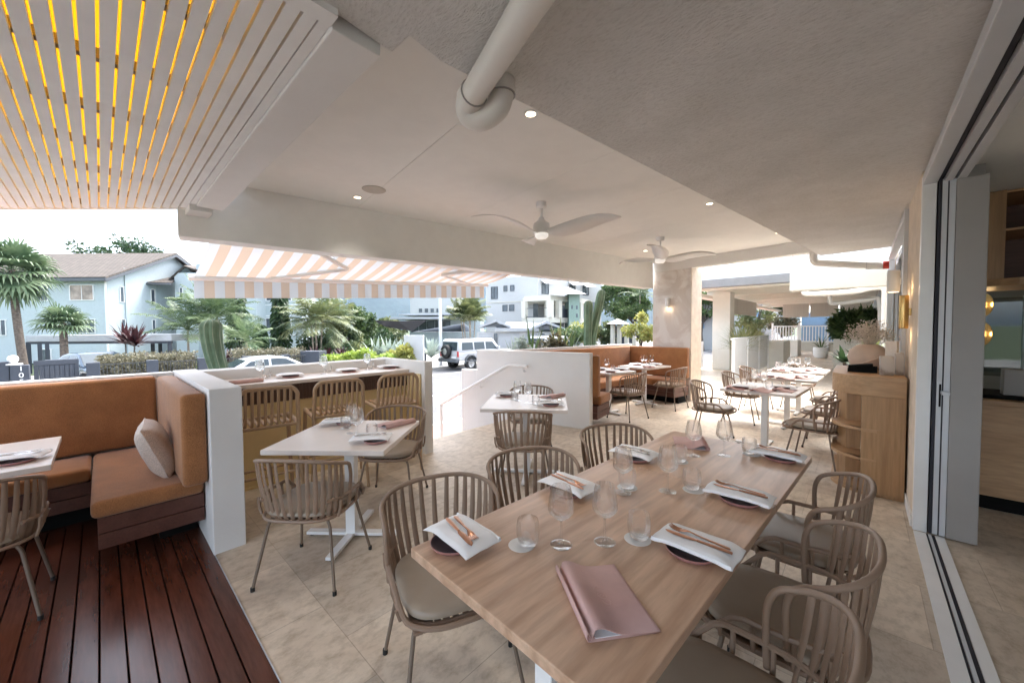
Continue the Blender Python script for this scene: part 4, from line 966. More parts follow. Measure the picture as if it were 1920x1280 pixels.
# hills
hb = MB(); nx, ny = 70, 10
for j in range(ny+1):
    for i in range(nx+1):
        a = R(-62+ i/nx*84)-YAW*0; dist = 2300+j*170
        az = R(42.7)-math.atan(((-200+i/nx*1700)-960)/712)
        hgt = 560*math.sin(PI*j/ny*.5)**1.2*(.72+.5*noise.fractal(V((i*.13, 2.3, 0)), 1, 2, 3)) + 30*noise.fractal(V((i*.3, j*.5, 5)), 1, 2, 4)
        hb.v.append(V((-math.sin(az)*dist, math.cos(az)*dist, -30+max(0, hgt+190*math.exp(-((i-46)/7)**2)*j/ny))))
for j in range(ny):
    for i in range(nx):
        a = j*(nx+1)+i; hb.f.append((a, a+1, a+nx+2, a+nx+1))
struct(hb.build('hills', M['hill'], smooth=True))
# ---- helpers for facades
def fp(A, B, px, py, off=0):           # where a sight line meets the vertical plane through A and B
    n = V((B.y-A.y, A.x-B.x, 0)).normalized(); c = V((0, 0, H)); 
    if n.dot(c-A) < 0: n = -n
    d = FW+RX*((px-960)/F)-RU*((py-640)/F); t = (A-c).dot(n)/d.dot(n)
    return c+d*t+n*off
def panel(mb, A, B, x0, y0, x1, y1, o0, o1):   # a flat box standing o0..o1 off the facade
    p = [fp(A, B, x0, y1), fp(A, B, x1, y1), fp(A, B, x1, y0), fp(A, B, x0, y0)]
    z0 = (p[0].z+p[1].z)/2; z1 = (p[2].z+p[3].z)/2
    n = V((B.y-A.y, A.x-B.x, 0)).normalized()
    if n.dot(V((0, 0, H))-A) < 0: n = -n
    a, c = V((p[0].x, p[0].y, 0)), V((p[1].x, p[1].y, 0))
    return mb.obox(a+n*o0+UP*z0, c-a, n*(o1-o0), UP*(z1-z0))
def window(par, A, B, x0, y0, x1, y1, glass='winglass', frame='whitemetal', bars=1, name='window', fw=1.2):
    g = panel(MB(), A, B, x0, y0, x1, y1, .005, .02).build(name, M[glass], par)
    f = MB()
    for q in ((x0-fw, y0-fw, x1+fw, y0), (x0-fw, y1, x1+fw, y1+fw), (x0-fw, y0, x0, y1), (x1, y0, x1+fw, y1)): panel(f, A, B, *q, .005, .06)
    for k in range(bars):
        xm = x0+(x1-x0)*(k+1)/(bars+1); panel(f, A, B, xm-fw*.35, y0, xm+fw*.35, y1, .021, .05)
    f.build('frame', M[frame], g); return g
def hull(px0, px1, d0, d1, py_top, zb=GZ, p0=None):   # camera facing box from columns px0..px1 at depth d0
    a0, a1 = (px0-960)/F*d0, (px1-960)/F*d0; z1 = E((px0+px1)/2, py_top, d0).z
    return MB().obox(E1*a0+E2*d0+UP*zb, E1*(a1-a0), E2*(d1-d0), UP*(z1-zb))
# ---- pale blue apartment building
bb = thing('apartment_building', 'pale blue two storey apartment block with brown tiled roof', 'building', tuple(EG(205, 29, GZ)))
bb_off = EG(205, 29, GZ)
class Sub:                             # keeps world coordinates while parenting
    pass
def fix(t):
    for c in [c for c in COL.objects if c.parent is t]:
        c.location = c.location - V(t.location)
bb.location = (0, 0, 0)
aR = (205-960)/F*29
def cp(a, d, z): return E1*a+E2*d+UP*z
zE = E(120, 521, 29).z; zR = 8.45
w = MB(); w.prism([tuple(cp(a, d, 0))[:2] for a, d in ((-52, 29), (aR, 29), (aR, 39.8), (-52, 39.8))], GZ, zE)
w.add([cp(aR, 29, zE), cp(aR, 34.5, zR-.15), cp(aR, 39.8, zE), cp(aR-.2, 29, zE), cp(aR-.2, 34.5, zR-.15), cp(aR-.2, 39.8, zE)], [(0,1,2),(3,5,4),(0,3,4,1),(1,4,5,2)])
w.build('wall', M['blue'], bb)
rf = MB(); o_ = .55
rf.add([cp(-52, 28.4, zE-.1), cp(aR+o_, 28.4, zE-.1), cp(aR+o_, 34.5, zR), cp(-52, 34.5, zR), cp(-52, 40.4, zE-.1), cp(aR+o_, 40.4, zE-.1)], [(0,1,2,3),(3,2,5,4)])
ro = rf.build('roof', M['roof'], bb, solid=.12); uvset(ro, [(0,0),(22,0),(22,6.8),(0,6.8),(0,13.6),(22,13.6)])
f = MB(); f.obox(cp(-52, 28.35, zE-.34), E1*(52+aR+o_), E2*.12, UP*.22); f.build('gutter', M['fascia'], ro)
f = MB()
for d0, z0, d1, z1 in ((28.4, zE-.1, 34.5, zR), (34.5, zR, 40.4, zE-.1)): f.obox(cp(aR+o_-.02, d0, z0-.30), E2*(d1-d0)+UP*(z1-z0), E1*.05, UP*.22)
f.build('barge_board', M['fascia'], ro)
FA, FB = cp(-52, 29, 0), cp(aR, 29, 0); SA, SB = cp(aR, 29, 0), cp(aR, 39.8, 0)
window(bb, FA, FB, 133, 535, 176, 562, 'winlit'); window(bb, FA, FB, 66, 536, 90, 563); window(bb, FA, FB, 147, 599, 179, 624, 'winglass'); window(bb, FA, FB, -6, 600, 12, 628)
window(bb, FA, FB, 80, 655, 97, 680)
for q in ((225.5, 538, 231.5, 566), (228, 599, 234, 612)): window(bb, SA, SB, *q, bars=0, fw=.8)
f = MB(); panel(f, SA, SB, 238, 506, 268, 668, .0, .10); f.build('buttress', M['blue'], bb)
f = MB(); panel(f, FA, FB, 203, 524, 206, 672, .0, .08); f.build('downpipe', M['whitemetal'], bb)
for q in ((283.5, 543, 290, 570), (286, 600, 291, 625)): window(bb, SA, SB, *q, bars=0, fw=.8)
f = MB(); panel(f, SA, SB, 298, 535, 328, 672, .004, .02); f.build('porch_shade_panel', M['bluedk'], bb)  # no recess is cut; a darker blue panel paints the porch shade
at = MB(); p = E(138, 478, 34.4); at.tube([p, p+UP*1.25], .02, 5); at.tube([p+UP*1.2-E1*.5, p+UP*1.2+E1*.55], .012, 4)
for k in range(6): at.tube([p+UP*1.2+E1*(-.45+.18*k)-E2*.25, p+UP*1.2+E1*(-.45+.18*k)+E2*.25], .008, 4)
tag(at.build('tv_antenna', M['iron']), 'thin television antenna on the brown tiled roof', 'antenna')
# ---- wing behind the palms
b2 = thing('apartment_building', 'pale blue rear apartment wing behind palms with air conditioner', 'building', (0, 0, 0))
hull(331, 372, 33.2, 40, 512).build('wall', M['blue'], b2)
hull(372, 455, 33.6, 40, 495).build('wall', M['blue'], b2); hull(455, 482, 33.2, 40, 490).build('wall', M['blue'], b2); hull(482, 567, 34.5, 41, 490).build('wall', M['blue'], b2)
WA, WB = cp(-30, 34.5, 0), cp(0, 34.5, 0)
window(b2, WA, WB, 500, 597, 546, 620, bars=1, fw=1.5); window(b2, WA, WB, 500, 548, 546, 563, bars=1, fw=1.5)
f = MB(); panel(f, WA, WB, 482, 591, 567, 592.5, 0, .05); panel(f, WA, WB, 482, 627, 567, 628.5, 0, .05); panel(f, WA, WB, 482, 571, 567, 572.5, 0, .05); f.build('string_course', M['whitemetal'], b2)
WC, WD = cp(-30, 33.2, 0), cp(0, 33.2, 0)
for q in ((342, 659, 347, 667), (357, 662, 365, 669), (338, 540, 343, 556)): window(b2, WC, WD, *q, bars=0, fw=.7)
rp = MB(); rp.add([E(266, 530, 32.0), E(321, 531, 32.0), E(346, 512, 36.5), E(300, 505, 36.5)], [(0,1,2,3)]); r_ = rp.build('porch_roof', M['roof'], b2, solid=.12); uvset(r_, [(0,0),(3,0),(3,4),(0,4)])
MB().tube([E(266, 532, 32.0), E(321, 533, 32.0)], .1, 4).build('gutter', M['fascia'], r_)
rp = MB(); rp.add([E(308, 533, 32.9), E(345, 499, 33.0), E(376, 510, 33.0), E(346, 506, 40), E(400, 500, 40)], [(0,1,3),(1,2,4,3)]); r_ = rp.build('gable_roof', M['roof'], b2, solid=.15); uvset(r_, [(0,0),(3,0),(4,0),(0,4),(4,4)])
ac = thing('air_conditioner', 'boxed air conditioner units on the pale blue rear wall', 'air conditioner', (0, 0, 0))
for q in ((480, 566, 497, 584), (480, 549, 497, 562)):
    u = panel(MB(), WA, WB, *q, .02, .45).build('unit', M['whitemetal'], ac, bevel=.02); c_ = fp(WA, WB, 486, (q[1]+q[3])/2, .46)
    g = MB().lathe([(.30, 0), (.30, .02), (.2, .02), (.2, .0), (.1, .0), (.1, .02), (0, .02)], 20); g.xf(Matrix.Translation(c_) @ E2.to_track_quat('-Z', 'Y').to_matrix().to_4x4()); g.build('fan_grille', M['grey'], u)
# ---- carport, gate, fence
cpt = thing('carport', 'flat white carport roof on slate posts before the blue flats', 'carport', (0, 0, 0))
a0, a1 = (48-960)/F*21.5, (321-960)/F*21.5; zt = E(180, 628, 21.5).z
MB().obox(cp(a0, 21.5, zt-.36), E1*(a1-a0), E2*4, UP*.36).build('roof', M['metalroof'], cpt, bevel=.02)
MB().obox(cp(a0+.1, 21.6, zt-.50), E1*(a1-a0-.2), E2*.1, UP*.14).build('beam', M['slate'], cpt)
for px, d in ((53, 21.7), (74, 24), (88, 25), (286, 24), (300, 25), (318, 21.7)):
    q = EG(px, d, 0); MB().box(q.x-.09, q.y-.09, GZ, q.x+.09, q.y+.09, zt-.37).build('post', M['slate'], cpt)
gt = thing('gate', 'navy board gate beside the number pillar', 'gate', (0, 0, 0))
g0, g1 = V((-20.4, -1.55, 0)), V((-20.6, -.55, 0)); b = MB()
for k in range(9): b.obox(g0.lerp(g1, k/9)+UP*(GZ+.12), (g1-g0)*.105, V((-.04, 0, 0)), UP*1.15)
b.build('boards', M['slate'], gt, bevel=.01); MB().obox(g0+V((.02, 0, .36)), g1-g0, V((-.07, 0, 0)), UP*.16).build('top_rail', M['slate'], gt)
MB().box(-22.2, -1.4, GZ+.1, -20.75, -.62, .46).build('enclosure', M['slate'], gt)
np_ = thing('number_pillar', 'slate street number pillar with white ball lamp', 'pillar', (0, 0, 0))
MB().box(-20.2, -1.98, GZ, -19.85, -1.60, .42).build('pillar', M['slate'], np_, bevel=.01); MB().box(-20.2, -2.2, GZ, -19.9, -2.0, .55).build('pillar_back', M['slate'], np_)
b = MB(); b.lathe([(.0, -.12), (.07, -.11), (.115, -.05), (.125, .02), (.10, .09), (.04, .122), (0, .125)], 20, (-20.05, -1.93, .62)); b.lathe([(.2, 0), (.2, .04), (.06, .05), (.06, .1)], 16, (-20.05, -1.93, .44)); b.build('ball_lamp', M['whitemetal'], np_, True)
for k, ch in enumerate('105'): text('numeral', ch, .22, M['whitemetal'], np_, (-19.845, -1.76, .31-.21*k), (PI/2, 0, PI/2), .005)
tag(MB().box(-19.84, -2.0, -.20, -19.80, -1.9, -.08).build('letter_tag', M['whitemetal']), 'small white tag on the side of the number pillar', 'tag')
PIL = None
for k in range(10):
    y = -.21+1.56*k
    o_ = MB().box(-.17, -.17, 0, .17, .17, 1.29-.012*k); o_ = o_.build('fence_pillar', M['slate'], loc=(-20.5, y, GZ), bevel=.01)
    tag(o_, '%s square slate fence pillar from the left along the far road' % ('first second third fourth fifth sixth seventh eighth ninth tenth'.split()[k]), 'pillar', 'square slate fence pillars')
    if k < 9:
        b = MB(); n_ = 12
        for q in range(n_): yy = y+.2+(1.16)*(q+.5)/n_; b.box(-20.51, yy-.008, GZ+.1, -20.49, yy+.008, .30-.012*k)
        for z in (GZ+.14, .27-.012*k): b.box(-20.515, y+.172, z, -20.485, y+1.388, z+.03)
        tag(b.build('iron_railing', M['iron']), 'thin dark railing right of the %s slate pillar' % ('first second third fourth fifth sixth seventh eighth ninth'.split()[k]), 'railing', 'thin dark railings between pillars')
tag(MB().obox(cp((562-960)/F*19, 19, GZ), E1*.95, E2*.8, UP*1.35).build('slate_box', M['slate'], bevel=.02), 'slate enclosure at the road edge beside the lime hedge', 'enclosure')
# ---- foliage builders
def leafquad(mb, p, d, up, l, w):
    s_ = d.cross(up); s_ = s_.normalized() if s_.length > 1e-6 else V((1, 0, 0))
    mb.add([p, p+d*l*.45+s_*w, p+d*l, p+d*l*.45-s_*w], [(0, 1, 2, 3)])
def rvec(r): 
    while True:
        v = V((r.uniform(-1, 1), r.uniform(-1, 1), r.uniform(-1, 1)))
        if .05 < v.length < 1: return v
def cloud(mb, c, rad, n, l, w, r, clumps=14, flat=.0):
    cs = []
    for k in range(clumps):
        v = rvec(r); v = v.normalized()*(.35+.55*r.random()); cs.append((V((v.x*rad[0], v.y*rad[1], v.z*rad[2])), .25+.25*r.random()))
    for k in range(n):
        cc, cr = cs[k % clumps]; v = rvec(r).normalized()*(r.random()**.4)*cr
        p = V(c)+cc+V((v.x*rad[0], v.y*rad[1], v.z*rad[2])); d = (v.normalized()*.7+rvec(r)*.8+V((0, 0, -.15))).normalized()
        leafquad(mb, p, d, rvec(r), l*r.uniform(.7, 1.3), w*r.uniform(.7, 1.3))
def bush(name, c, rad, n, l, w, m, label, cat='bush', group=None, clumps=14, stem=True):
    t = thing(name, label, cat, (c[0], c[1], c[2]-rad[2]), 0, group); r = random.Random(hash((round(c[0], 2), n)) % 9999)
    mb = MB(); cloud(mb, (0, 0, rad[2]), rad, n, l, w, r, clumps); mb.build('crown', M[m], t)
    if stem:
        st = MB()
        for k in range(5): a = r.uniform(0, 6.28); st.tube([(0, 0, -.1), (rad[0]*.3*math.cos(a), rad[1]*.3*math.sin(a), rad[2]*.5), (rad[0]*.5*math.cos(a), rad[1]*.5*math.sin(a), rad[2]*1.2)], [.03, .02, .01], 5)
        st.build('stems', M['bark'], t)
    return t
def fan_frond(mb, base, out, up, pet, rad, r, nseg=20):
    out = out.normalized(); tip = base+out*pet+V((0, 0, -.12*pet)); mb.tube([base, base+out*pet*.6+V((0, 0, .03)), tip], [.025, .016, .012], 4, cap=False)
    s_ = out.cross(up).normalized(); nn = s_.cross(out).normalized()
    for k in range(nseg):
        a = R(-125+250*k/(nseg-1)); d = (out*math.cos(a)+s_*math.sin(a)).normalized(); L_ = rad*(.75+.25*math.cos(a))*r.uniform(.92, 1.05)
        sd = d.cross(nn).normalized(); w_ = rad*.055
        p1 = tip+d*L_*.5+nn*.06*rad; p2 = tip+d*L_*.82+nn*.02*rad-V((0, 0, .06*rad)); p3 = tip+d*L_*.98-V((0, 0, .24*rad*r.uniform(.6, 1.3)))
        mb.strip([tip, p1, p2, p3], [.006, w_, w_*.6, .003], sd)
def fan_palm(c, zb, trunk_r, nfr, pet, rad, label, seed, lean=(0, 0), m='l_fan', lo=-.9):
    r = random.Random(seed); t = thing('fan_palm', label, 'palm tree', (c[0], c[1], zb)); h_ = c[2]-zb
    tr = MB(); pts = [(lean[0]*(1-q)**1.5, lean[1]*(1-q)**1.5, h_*q) for q in [k/8 for k in range(9)]]; tr.tube(pts, [trunk_r*(1.15-.3*k/8) for k in range(9)], 10)
    for k in range(int(h_*9)):
        z = k/9; tr.lathe([(trunk_r*1.02, 0), (trunk_r*1.12, .03), (trunk_r*1.0, .06)], 10, (lean[0]*(1-z/h_)**1.5, lean[1]*(1-z/h_)**1.5, z))
    tr.build('trunk', M['bark'], t, True)
    cr = MB()
    for k in range(nfr):
        az = k*2.399+r.uniform(-.2, .2); el = lo+(1.45-lo)*(k+.5)/nfr; d = V((math.cos(az)*math.cos(el), math.sin(az)*math.cos(el), math.sin(el)))
        up = V((0, 0, 1)) if abs(d.z) < .9 else V((math.cos(az), math.sin(az), 0)); up = (up+rvec(r)*.35).normalized()
        fan_frond(cr, V((0, 0, h_)), d, up, pet*r.uniform(.8, 1.15), rad*r.uniform(.85, 1.1), r)
    cr.build('crown', M[m], t); return t
def feather(mb, base, az, el, L_, r, nl=26, ll=.5, droop=.9):
    pts = []; d = V((math.cos(az)*math.cos(el), math.sin(az)*math.cos(el), math.sin(el))); p = V(base)
    n = 10
    for k in range(n+1):
        pts.append(p.copy()); p = p+d*(L_/n); d = (d+V((0, 0, -droop/n*(.5+k/n)))).normalized()
    mb.tube(pts, [.03*(1-.85*k/n) for k in range(n+1)], 4, cap=False)
    for k in range(nl):
        u = .18+.82*k/nl; i = min(n-1, int(u*n)); q = pts[i].lerp(pts[i+1], u*n-i); t_ = (pts[i+1]-pts[i]).normalized(); s_ = t_.cross(V((0, 0, 1))); s_ = s_.normalized() if s_.length > .01 else V((1, 0, 0))
        up = s_.cross(t_)
        for sg in (-1, 1):
            dd = (s_*sg+t_*.55+up*r.uniform(-.05, .3)).normalized(); l_ = ll*math.sin(PI*min(.96, u*.9+.1))**.6*r.uniform(.85, 1.1)
            mb.strip([q, q+dd*l_*.5+V((0, 0, -.03*l_)), q+dd*l_+V((0, 0, -.35*l_))], [.012, .026*ll/.5, .003], t_)
def feather_palm(c, zb, trunks, nfr, L_, label, seed, m='l_feather', ll=.5, el0=-.1, el1=1.35, tr_r=.07, droop=.9, group=None):
    r = random.Random(seed); t = thing('feather_palm', label, 'palm tree', (c[0], c[1], zb), 0, group); h_ = c[2]-zb
    tr = MB(); cr = MB()
    for k in range(trunks):
        o_ = V((r.uniform(-.3, .3), r.uniform(-.3, .3), 0)) if trunks > 1 else V((0, 0, 0)); hh = h_*(r.uniform(.82, 1.05) if trunks > 1 else 1); top = o_*1.8+V((0, 0, hh))
        tr.tube([o_, o_*1.3+V((0, 0, hh*.5)), top], [tr_r, tr_r*.85, tr_r*.7], 8)
        for q in range(nfr): feather(cr, top, q*2.399+k, el0+(el1-el0)*((q+.5)/nfr), L_*r.uniform(.8, 1.1), r, ll=ll, droop=droop)
    tr.build('trunk', M['barkl'], t, True); cr.build('crown', M[m], t); return t
def blades(name, c, n, L_, w_, m, label, cat, seed, el0=.35, el1=1.45, droop=.5, stems=0, sh=0, group=None, spread=.0):
    r = random.Random(seed); t = thing(name, label, cat, tuple(c), 0, group); lf = MB(); st = MB()
    heads = [(V((0, 0, sh)))] if stems <= 1 else [V((r.uniform(-1, 1)*spread, r.uniform(-1, 1)*spread, sh*r.uniform(.75, 1.15))) for _ in range(stems)]
    for hd in heads:
        if sh: st.tube([(hd.x*.3, hd.y*.3, 0), (hd.x*.7, hd.y*.7, hd.z*.5), hd], [.035, .028, .025], 6)
        for k in range(n):
            az = k*2.399+r.uniform(-.3, .3); el = el0+(el1-el0)*(k+.5)/n; d = V((math.cos(az)*math.cos(el), math.sin(az)*math.cos(el), math.sin(el))); s_ = d.cross(V((0, 0, 1))); s_ = s_.normalized() if s_.length > .02 else V((1, 0, 0))
            p = hd.copy(); pts = []; l_ = L_*r.uniform(.8, 1.15)
            for q in range(6): pts.append(p.copy()); p = p+d*l_/5; d = (d+V((0, 0, -droop/5*(.3+q/4)))).normalized()
            lf.strip(pts, [w_*.5, w_*.9, w_, w_*.85, w_*.5, .002], s_)
    lf.build('leaves', M[m], t)
    if sh: st.build('stem', M['bark'], t, True)
    return t
def tree(name, base, h_, crown_r, n, l, w, m, label, seed, clumps=24, bark='bark', tr=.15, flat=.75, sparse=False):
    r = random.Random(seed); t = thing(name, label, 'tree', tuple(base)); tk = MB(); cr = MB()
    tk.tube(catmull([(0, 0, 0), (r.uniform(-.2, .2), r.uniform(-.2, .2), h_*.35), (0, 0, h_*.62)], 4), [tr*(1.2-.5*k/8) for k in range(9)], 8)
    for k in range(clumps):
        v = rvec(r).normalized(); c = V((v.x*crown_r*.72, v.y*crown_r*.72, h_-crown_r*flat*.2+v.z*crown_r*flat*.72)); tk.tube([(0, 0, h_*.58), c*.5+V((0, 0, h_*.33)), c], [tr*.4, tr*.22, tr*.08], 5)
        cloud(cr, c, (crown_r*.36*r.uniform(.7, 1.2),)*2+(crown_r*.27*r.uniform(.7, 1.2),), n//clumps, l, w, r, 6)
    tk.build('trunk', M[bark], t, True); cr.build('crown', M[m], t); return t
# ---- plants across the road, left to right
p = E(22, 505, 19.5); fan_palm((p.x, p.y, p.z), GZ, .15, 38, .85, 1.2, 'tallest fan palm at the left photo edge', 11, lean=(.3, .3), lo=-1.25)
p = E(118, 606, 19.6); fan_palm((p.x, p.y, p.z), GZ, .15, 20, .5, .85, 'short fan palm in front of the flat carport', 12, lo=-.5)
p = EG(238, 17.6, GZ); blades('cordyline', p, 30, 1.0, .075, 'l_red', 'dark red cordyline above the clipped hedge', 'plant', 5, .1, 1.4, .6, stems=3, sh=1.6, spread=.5)
p = E(352, 618, 22.5); feather_palm((p.x, p.y, p.z), GZ, 1, 15, 2.6, 'feather palm left of the cactus before the flats', 21, ll=.62)
p = E(408, 590, 24.0); feather_palm((p.x, p.y, p.z), GZ, 2, 16, 3.0, 'largest feather palm clump rising behind the cactus', 22, ll=.7)
p = E(462, 640, 21.5); feather_palm((p.x, p.y, p.z), GZ, 1, 11, 2.0, 'low feather palm right of the cactus', 23, ll=.5)
def vine(px, pt, pb, d, wpx, label, seed):
    t_ = E(px, pt, d); b_ = EG(px, d, GZ); r = random.Random(seed); t = thing('column_tree', label, 'tree', (b_.x, b_.y, GZ)); h_ = t_.z-GZ; k = MB(); k.tube([(0, 0, 0), (0, 0, h_*.95)], [.1, .06], 7); k.build('trunk', M['bark'], t, True)
    c = MB(); rad = wpx/F*d
    for q in range(1500):
        z = r.uniform(.25, 1)*h_; a = r.uniform(0, 6.28); rr = rad*(r.random()**.5)*(1.15-.5*(z/h_)**3)*(1+.35*noise.noise(V((z*1.3, seed, a)))); leafquad(c, V((rr*math.cos(a), rr*math.sin(a), z)), V((math.cos(a)*.8, math.sin(a)*.8, -1)).normalized(), rvec(r), .38, .07)
    c.build('crown', M['l_dark'], t)
vine(527, 545, 655, 27, 12, 'slim weeping column tree before the blue rear wing', 31); vine(446, 552, 655, 28, 15, 'broad dark column tree behind the feather palms', 32); vine(489, 608, 655, 25, 9, 'short column tree beside the air conditioner', 33)
def hedge(y0, y1, x0, x1, zt, label, m='l_hedge', n=5200, seed=1, l=.11, w=.03, zb=GZ):
    r = random.Random(seed); t = thing('hedge', label, 'hedge', ((x0+x1)/2, (y0+y1)/2, zb)); c = MB(); st = MB(); hx, hy, hz = (x1-x0)/2, (y1-y0)/2, zt-zb
    for k in range(n):
        x, y, z = r.uniform(-hx, hx), r.uniform(-hy, hy), hz*r.random()**.55; 
        z *= .88+.16*noise.noise(V((x*1.1, y*1.3, seed))); p = V((x, y, z)); leafquad(c, p, rvec(r).normalized(), rvec(r), l*r.uniform(.6, 1.4), w)
    for k in range(int(12*(y1-y0))):
        y = r.uniform(-hy, hy); x = r.uniform(-hx, hx); st.tube([(x, y, 0), (x+r.uniform(-.15, .15), y+r.uniform(-.2, .2), hz*.5), (x+r.uniform(-.2, .2), y+r.uniform(-.3, .3), hz*.92)], [.014, .01, .005], 4, cap=False)
    c.build('leaves', M[m], t); st.build('stems', M['bark'], t)
hedge(-.1, 2.8, -22.3, -21.0, .76, 'clipped brownish hedge behind the first slate pillars', seed=1, n=7500); hedge(2.8, 4.0, -22.0, -21.0, .15, 'low green hedge section behind the thin railing', 'l_mid', 2600, 2); hedge(4.2, 7.2, -22.8, -21.2, .72, 'brownish hedge behind the white sedan', seed=3, n=7000)
hedge(-4.6, -2.6, -24, -23, .62, 'hedge behind the number pillar at the left edge', 'l_mid', 3500, 4)
p = EG(425, 18.5, GZ); blades('bromeliad', p, 24, .75, .05, 'l_red', 'purplish spiky plant behind the cactus', 'plant', 6, .2, 1.3, .5, stems=1, sh=.9)
tree('back_tree', EG(235, 60, GZ), 15.2, 5.2, 2400, .55, .14, 'l_dark', 'sparse tree showing above the brown tiled roof', 41, 16, tr=.3, flat=.42)
# garden in the middle
p = E(592, 585, 27); feather_palm((p.x, p.y, p.z), GZ, 3, 14, 2.9, 'tall dark feather palm clump beside the blue flats', 24, 'mix', .75, -.5, 1.2)
p = E(625, 600, 30); feather_palm((p.x, p.y, p.z), GZ, 2, 12, 2.4, 'second feather palm clump in the garden', 25, 'mix', .7)
tree('garden_tree', EG(665, 34, GZ), 3.5, 1.9, 5200, .28, .07, 'l_mid', 'round green tree left of the black shade sail', 42, 22)
tree('garden_tree', EG(640, 29, GZ), 2.0, 1.5, 3600, .24, .06, 'mix', 'mottled shrub tree under the round green tree', 43, 18)
tree('garden_tree', EG(725, 44, GZ), 2.5, 2.2, 3600, .32, .08, 'mix', 'pale scrubby tree left of the black sail', 44, 18)
for k, (px, d) in enumerate(((588, 20.5), (614, 20.8), (640, 21))):
    blades('red_bromeliad', EG(px, d, GZ), 30, .85, .06, 'l_red', '%s purple spiky plant above the lime hedge' % ('leftmost', 'middle', 'rightmost')[k], 'plant', 60+k, .15, 1.4, .5, stems=1, sh=.75, group='purple spiky plants')
for k, (px, d, s_) in enumerate(((705, 21.5, 1.05), (728, 21.8, 1.15), (748, 22, 1.0), (765, 22.6, .9), (808, 22.5, 1.0))):
    blades('silver_plant', EG(px, d, GZ), 16, 1.15*s_, .13, 'l_silver', ('silver leaved plant left of the sail corner', 'tallest silver leaved plant beneath the sail', 'silver leaved plant beside the yellow bush', 'small silver leaved plant by the white sign wall', 'silver leaved plant right of the white sign wall')[k], 'plant', 70+k, .5, 1.5, .35, stems=1, sh=.75, group='silver leaved plants')
for k, (px, d) in enumerate(((672, 21), (690, 20.6))): blades('strap_plant', EG(px, d, GZ), 22, 1.3, .06, 'mix', ('green strap leaved plant in the middle garden', 'second green strap leaved plant near the silver leaves')[k], 'plant', 80+k, .2, 1.3, .9, stems=1, sh=.5)
c_ = EG(672, 19.6, 0); b = MB(); r = random.Random(3)
for k in range(7500):
    s_ = r.uniform(-1, 1); q = E1*(s_*1.9)+E2*(r.uniform(-.5, .5)); z = GZ+1.45*(r.random()**.5)*(1-.25*s_*s_)*(.85+.25*noise.noise(V((s_*3, 1, 0)))); leafquad(b, V((c_.x, c_.y, 0))+q+UP*z, rvec(r).normalized(), rvec(r), .15, .05)
lh = tag(b.build('lime_hedge', M['l_lime']), 'bright lime leafy hedge by the far kerb', 'hedge')
bush('croton_bush', tuple(EG(752, 20.3, -.15)), (.75, .75, .8), 2400, .2, .06, 'l_yellow', 'yellow green bush beside the white sign wall')
tag(MB().obox(cp((757-960)/F*20.5, 20.5, GZ), E1*1.04, E2*.3, UP*2.1).build('sign_wall', M['creamw'], bevel=.02), 'blank white sign wall left of the white four wheel drive', 'wall')
po = thing('street_pole', 'grey metal street pole behind the white four wheel drive', 'pole', tuple(EG(826, 24, GZ))); MB().lathe([(.105, 0), (.10, 4.8)], 14).build('shaft', M['greymetal'], po, True); MB().box(-.16, -.16, 0, .16, .16, .05).build('base_plate', M['greymetal'], po)
for k, (px, d, rz, m_) in enumerate(((585, 29, 1.3, 'l_dark'), (612, 31, 1.2, 'l_mid'), (640, 27, .9, 'l_dark'), (668, 28, .8, 'mix'), (698, 30, .8, 'l_mid'), (728, 29, .7, 'mix'), (752, 28, .6, 'l_mid'), (715, 34, 1.3, 'l_dark'), (745, 36, 1.2, 'mix'), (690, 36, 1.5, 'l_mid'))):
    c_ = EG(px, d, GZ+rz); bush('garden_shrub', tuple(c_), (1.15, 1.15, rz), 1700, .26, .06, m_, '%s shrub of the row filling the garden behind the purple plants' % ('first second third fourth fifth sixth seventh eighth ninth tenth'.split()[k]), group='garden shrubs')
# low pavilion with black sail
pv = thing('pavilion', 'low pavilion with stacked pale roofs beside the white apartment block', 'building', (0, 0, 0))
for q, d in (((748, 588, 905, 590.5), 44), ((732, 594, 880, 598), 40)): hull(q[0], q[2], d, d+8, q[1], E(800, q[3], d).z).build('roof', M['metalroof'], pv)
hull(768, 900, 44, 50, 600).build('wall', M['blue'], pv); GA, GB = cp(-10, 44, 0), cp(5, 44, 0)
for k in range(5): window(pv, GA, GB, 772+15*k, 602, 784+15*k, 622, bars=0, fw=.8, frame='slate')
b = MB().add([E(775, 622, 36), E(870, 606, 38), E(890, 622, 36), E(865, 622, 40)], [(0, 1, 3), (1, 2, 3), (0, 3, 2)]); b.build('tent_roof', M['metalroof'], pv, solid=.05)
tag(MB().add([E(700, 600, 32), E(745, 602, 34), E(800, 600, 38), E(772, 621, 36), E(722, 612, 33)], [(0, 1, 4), (1, 2, 3), (1, 3, 4)]).build('shade_sail', M['sail'], solid=.03), 'black shade sail stretched over the garden', 'shade sail')
fw_ = thing('white_house', 'white wall with four small square windows behind the pavilion', 'building', (0, 0, 0)); hull(770, 858, 58, 64, 548).build('wall', M['creamw'], fw_); HA, HB = cp(-20, 58, 0), cp(5, 58, 0)
for x in (786, 797, 808, 819): window(fw_, HA, HB, x, 579, x+5, 585, bars=0, fw=.5, frame='slate')
p = E(882, 588, 26); feather_palm((p.x, p.y, p.z), GZ, 5, 11, 1.5, 'clump of slim bushy palms beside the white apartment block', 26, 'mix', .55, .25, 1.5, .05, .75)
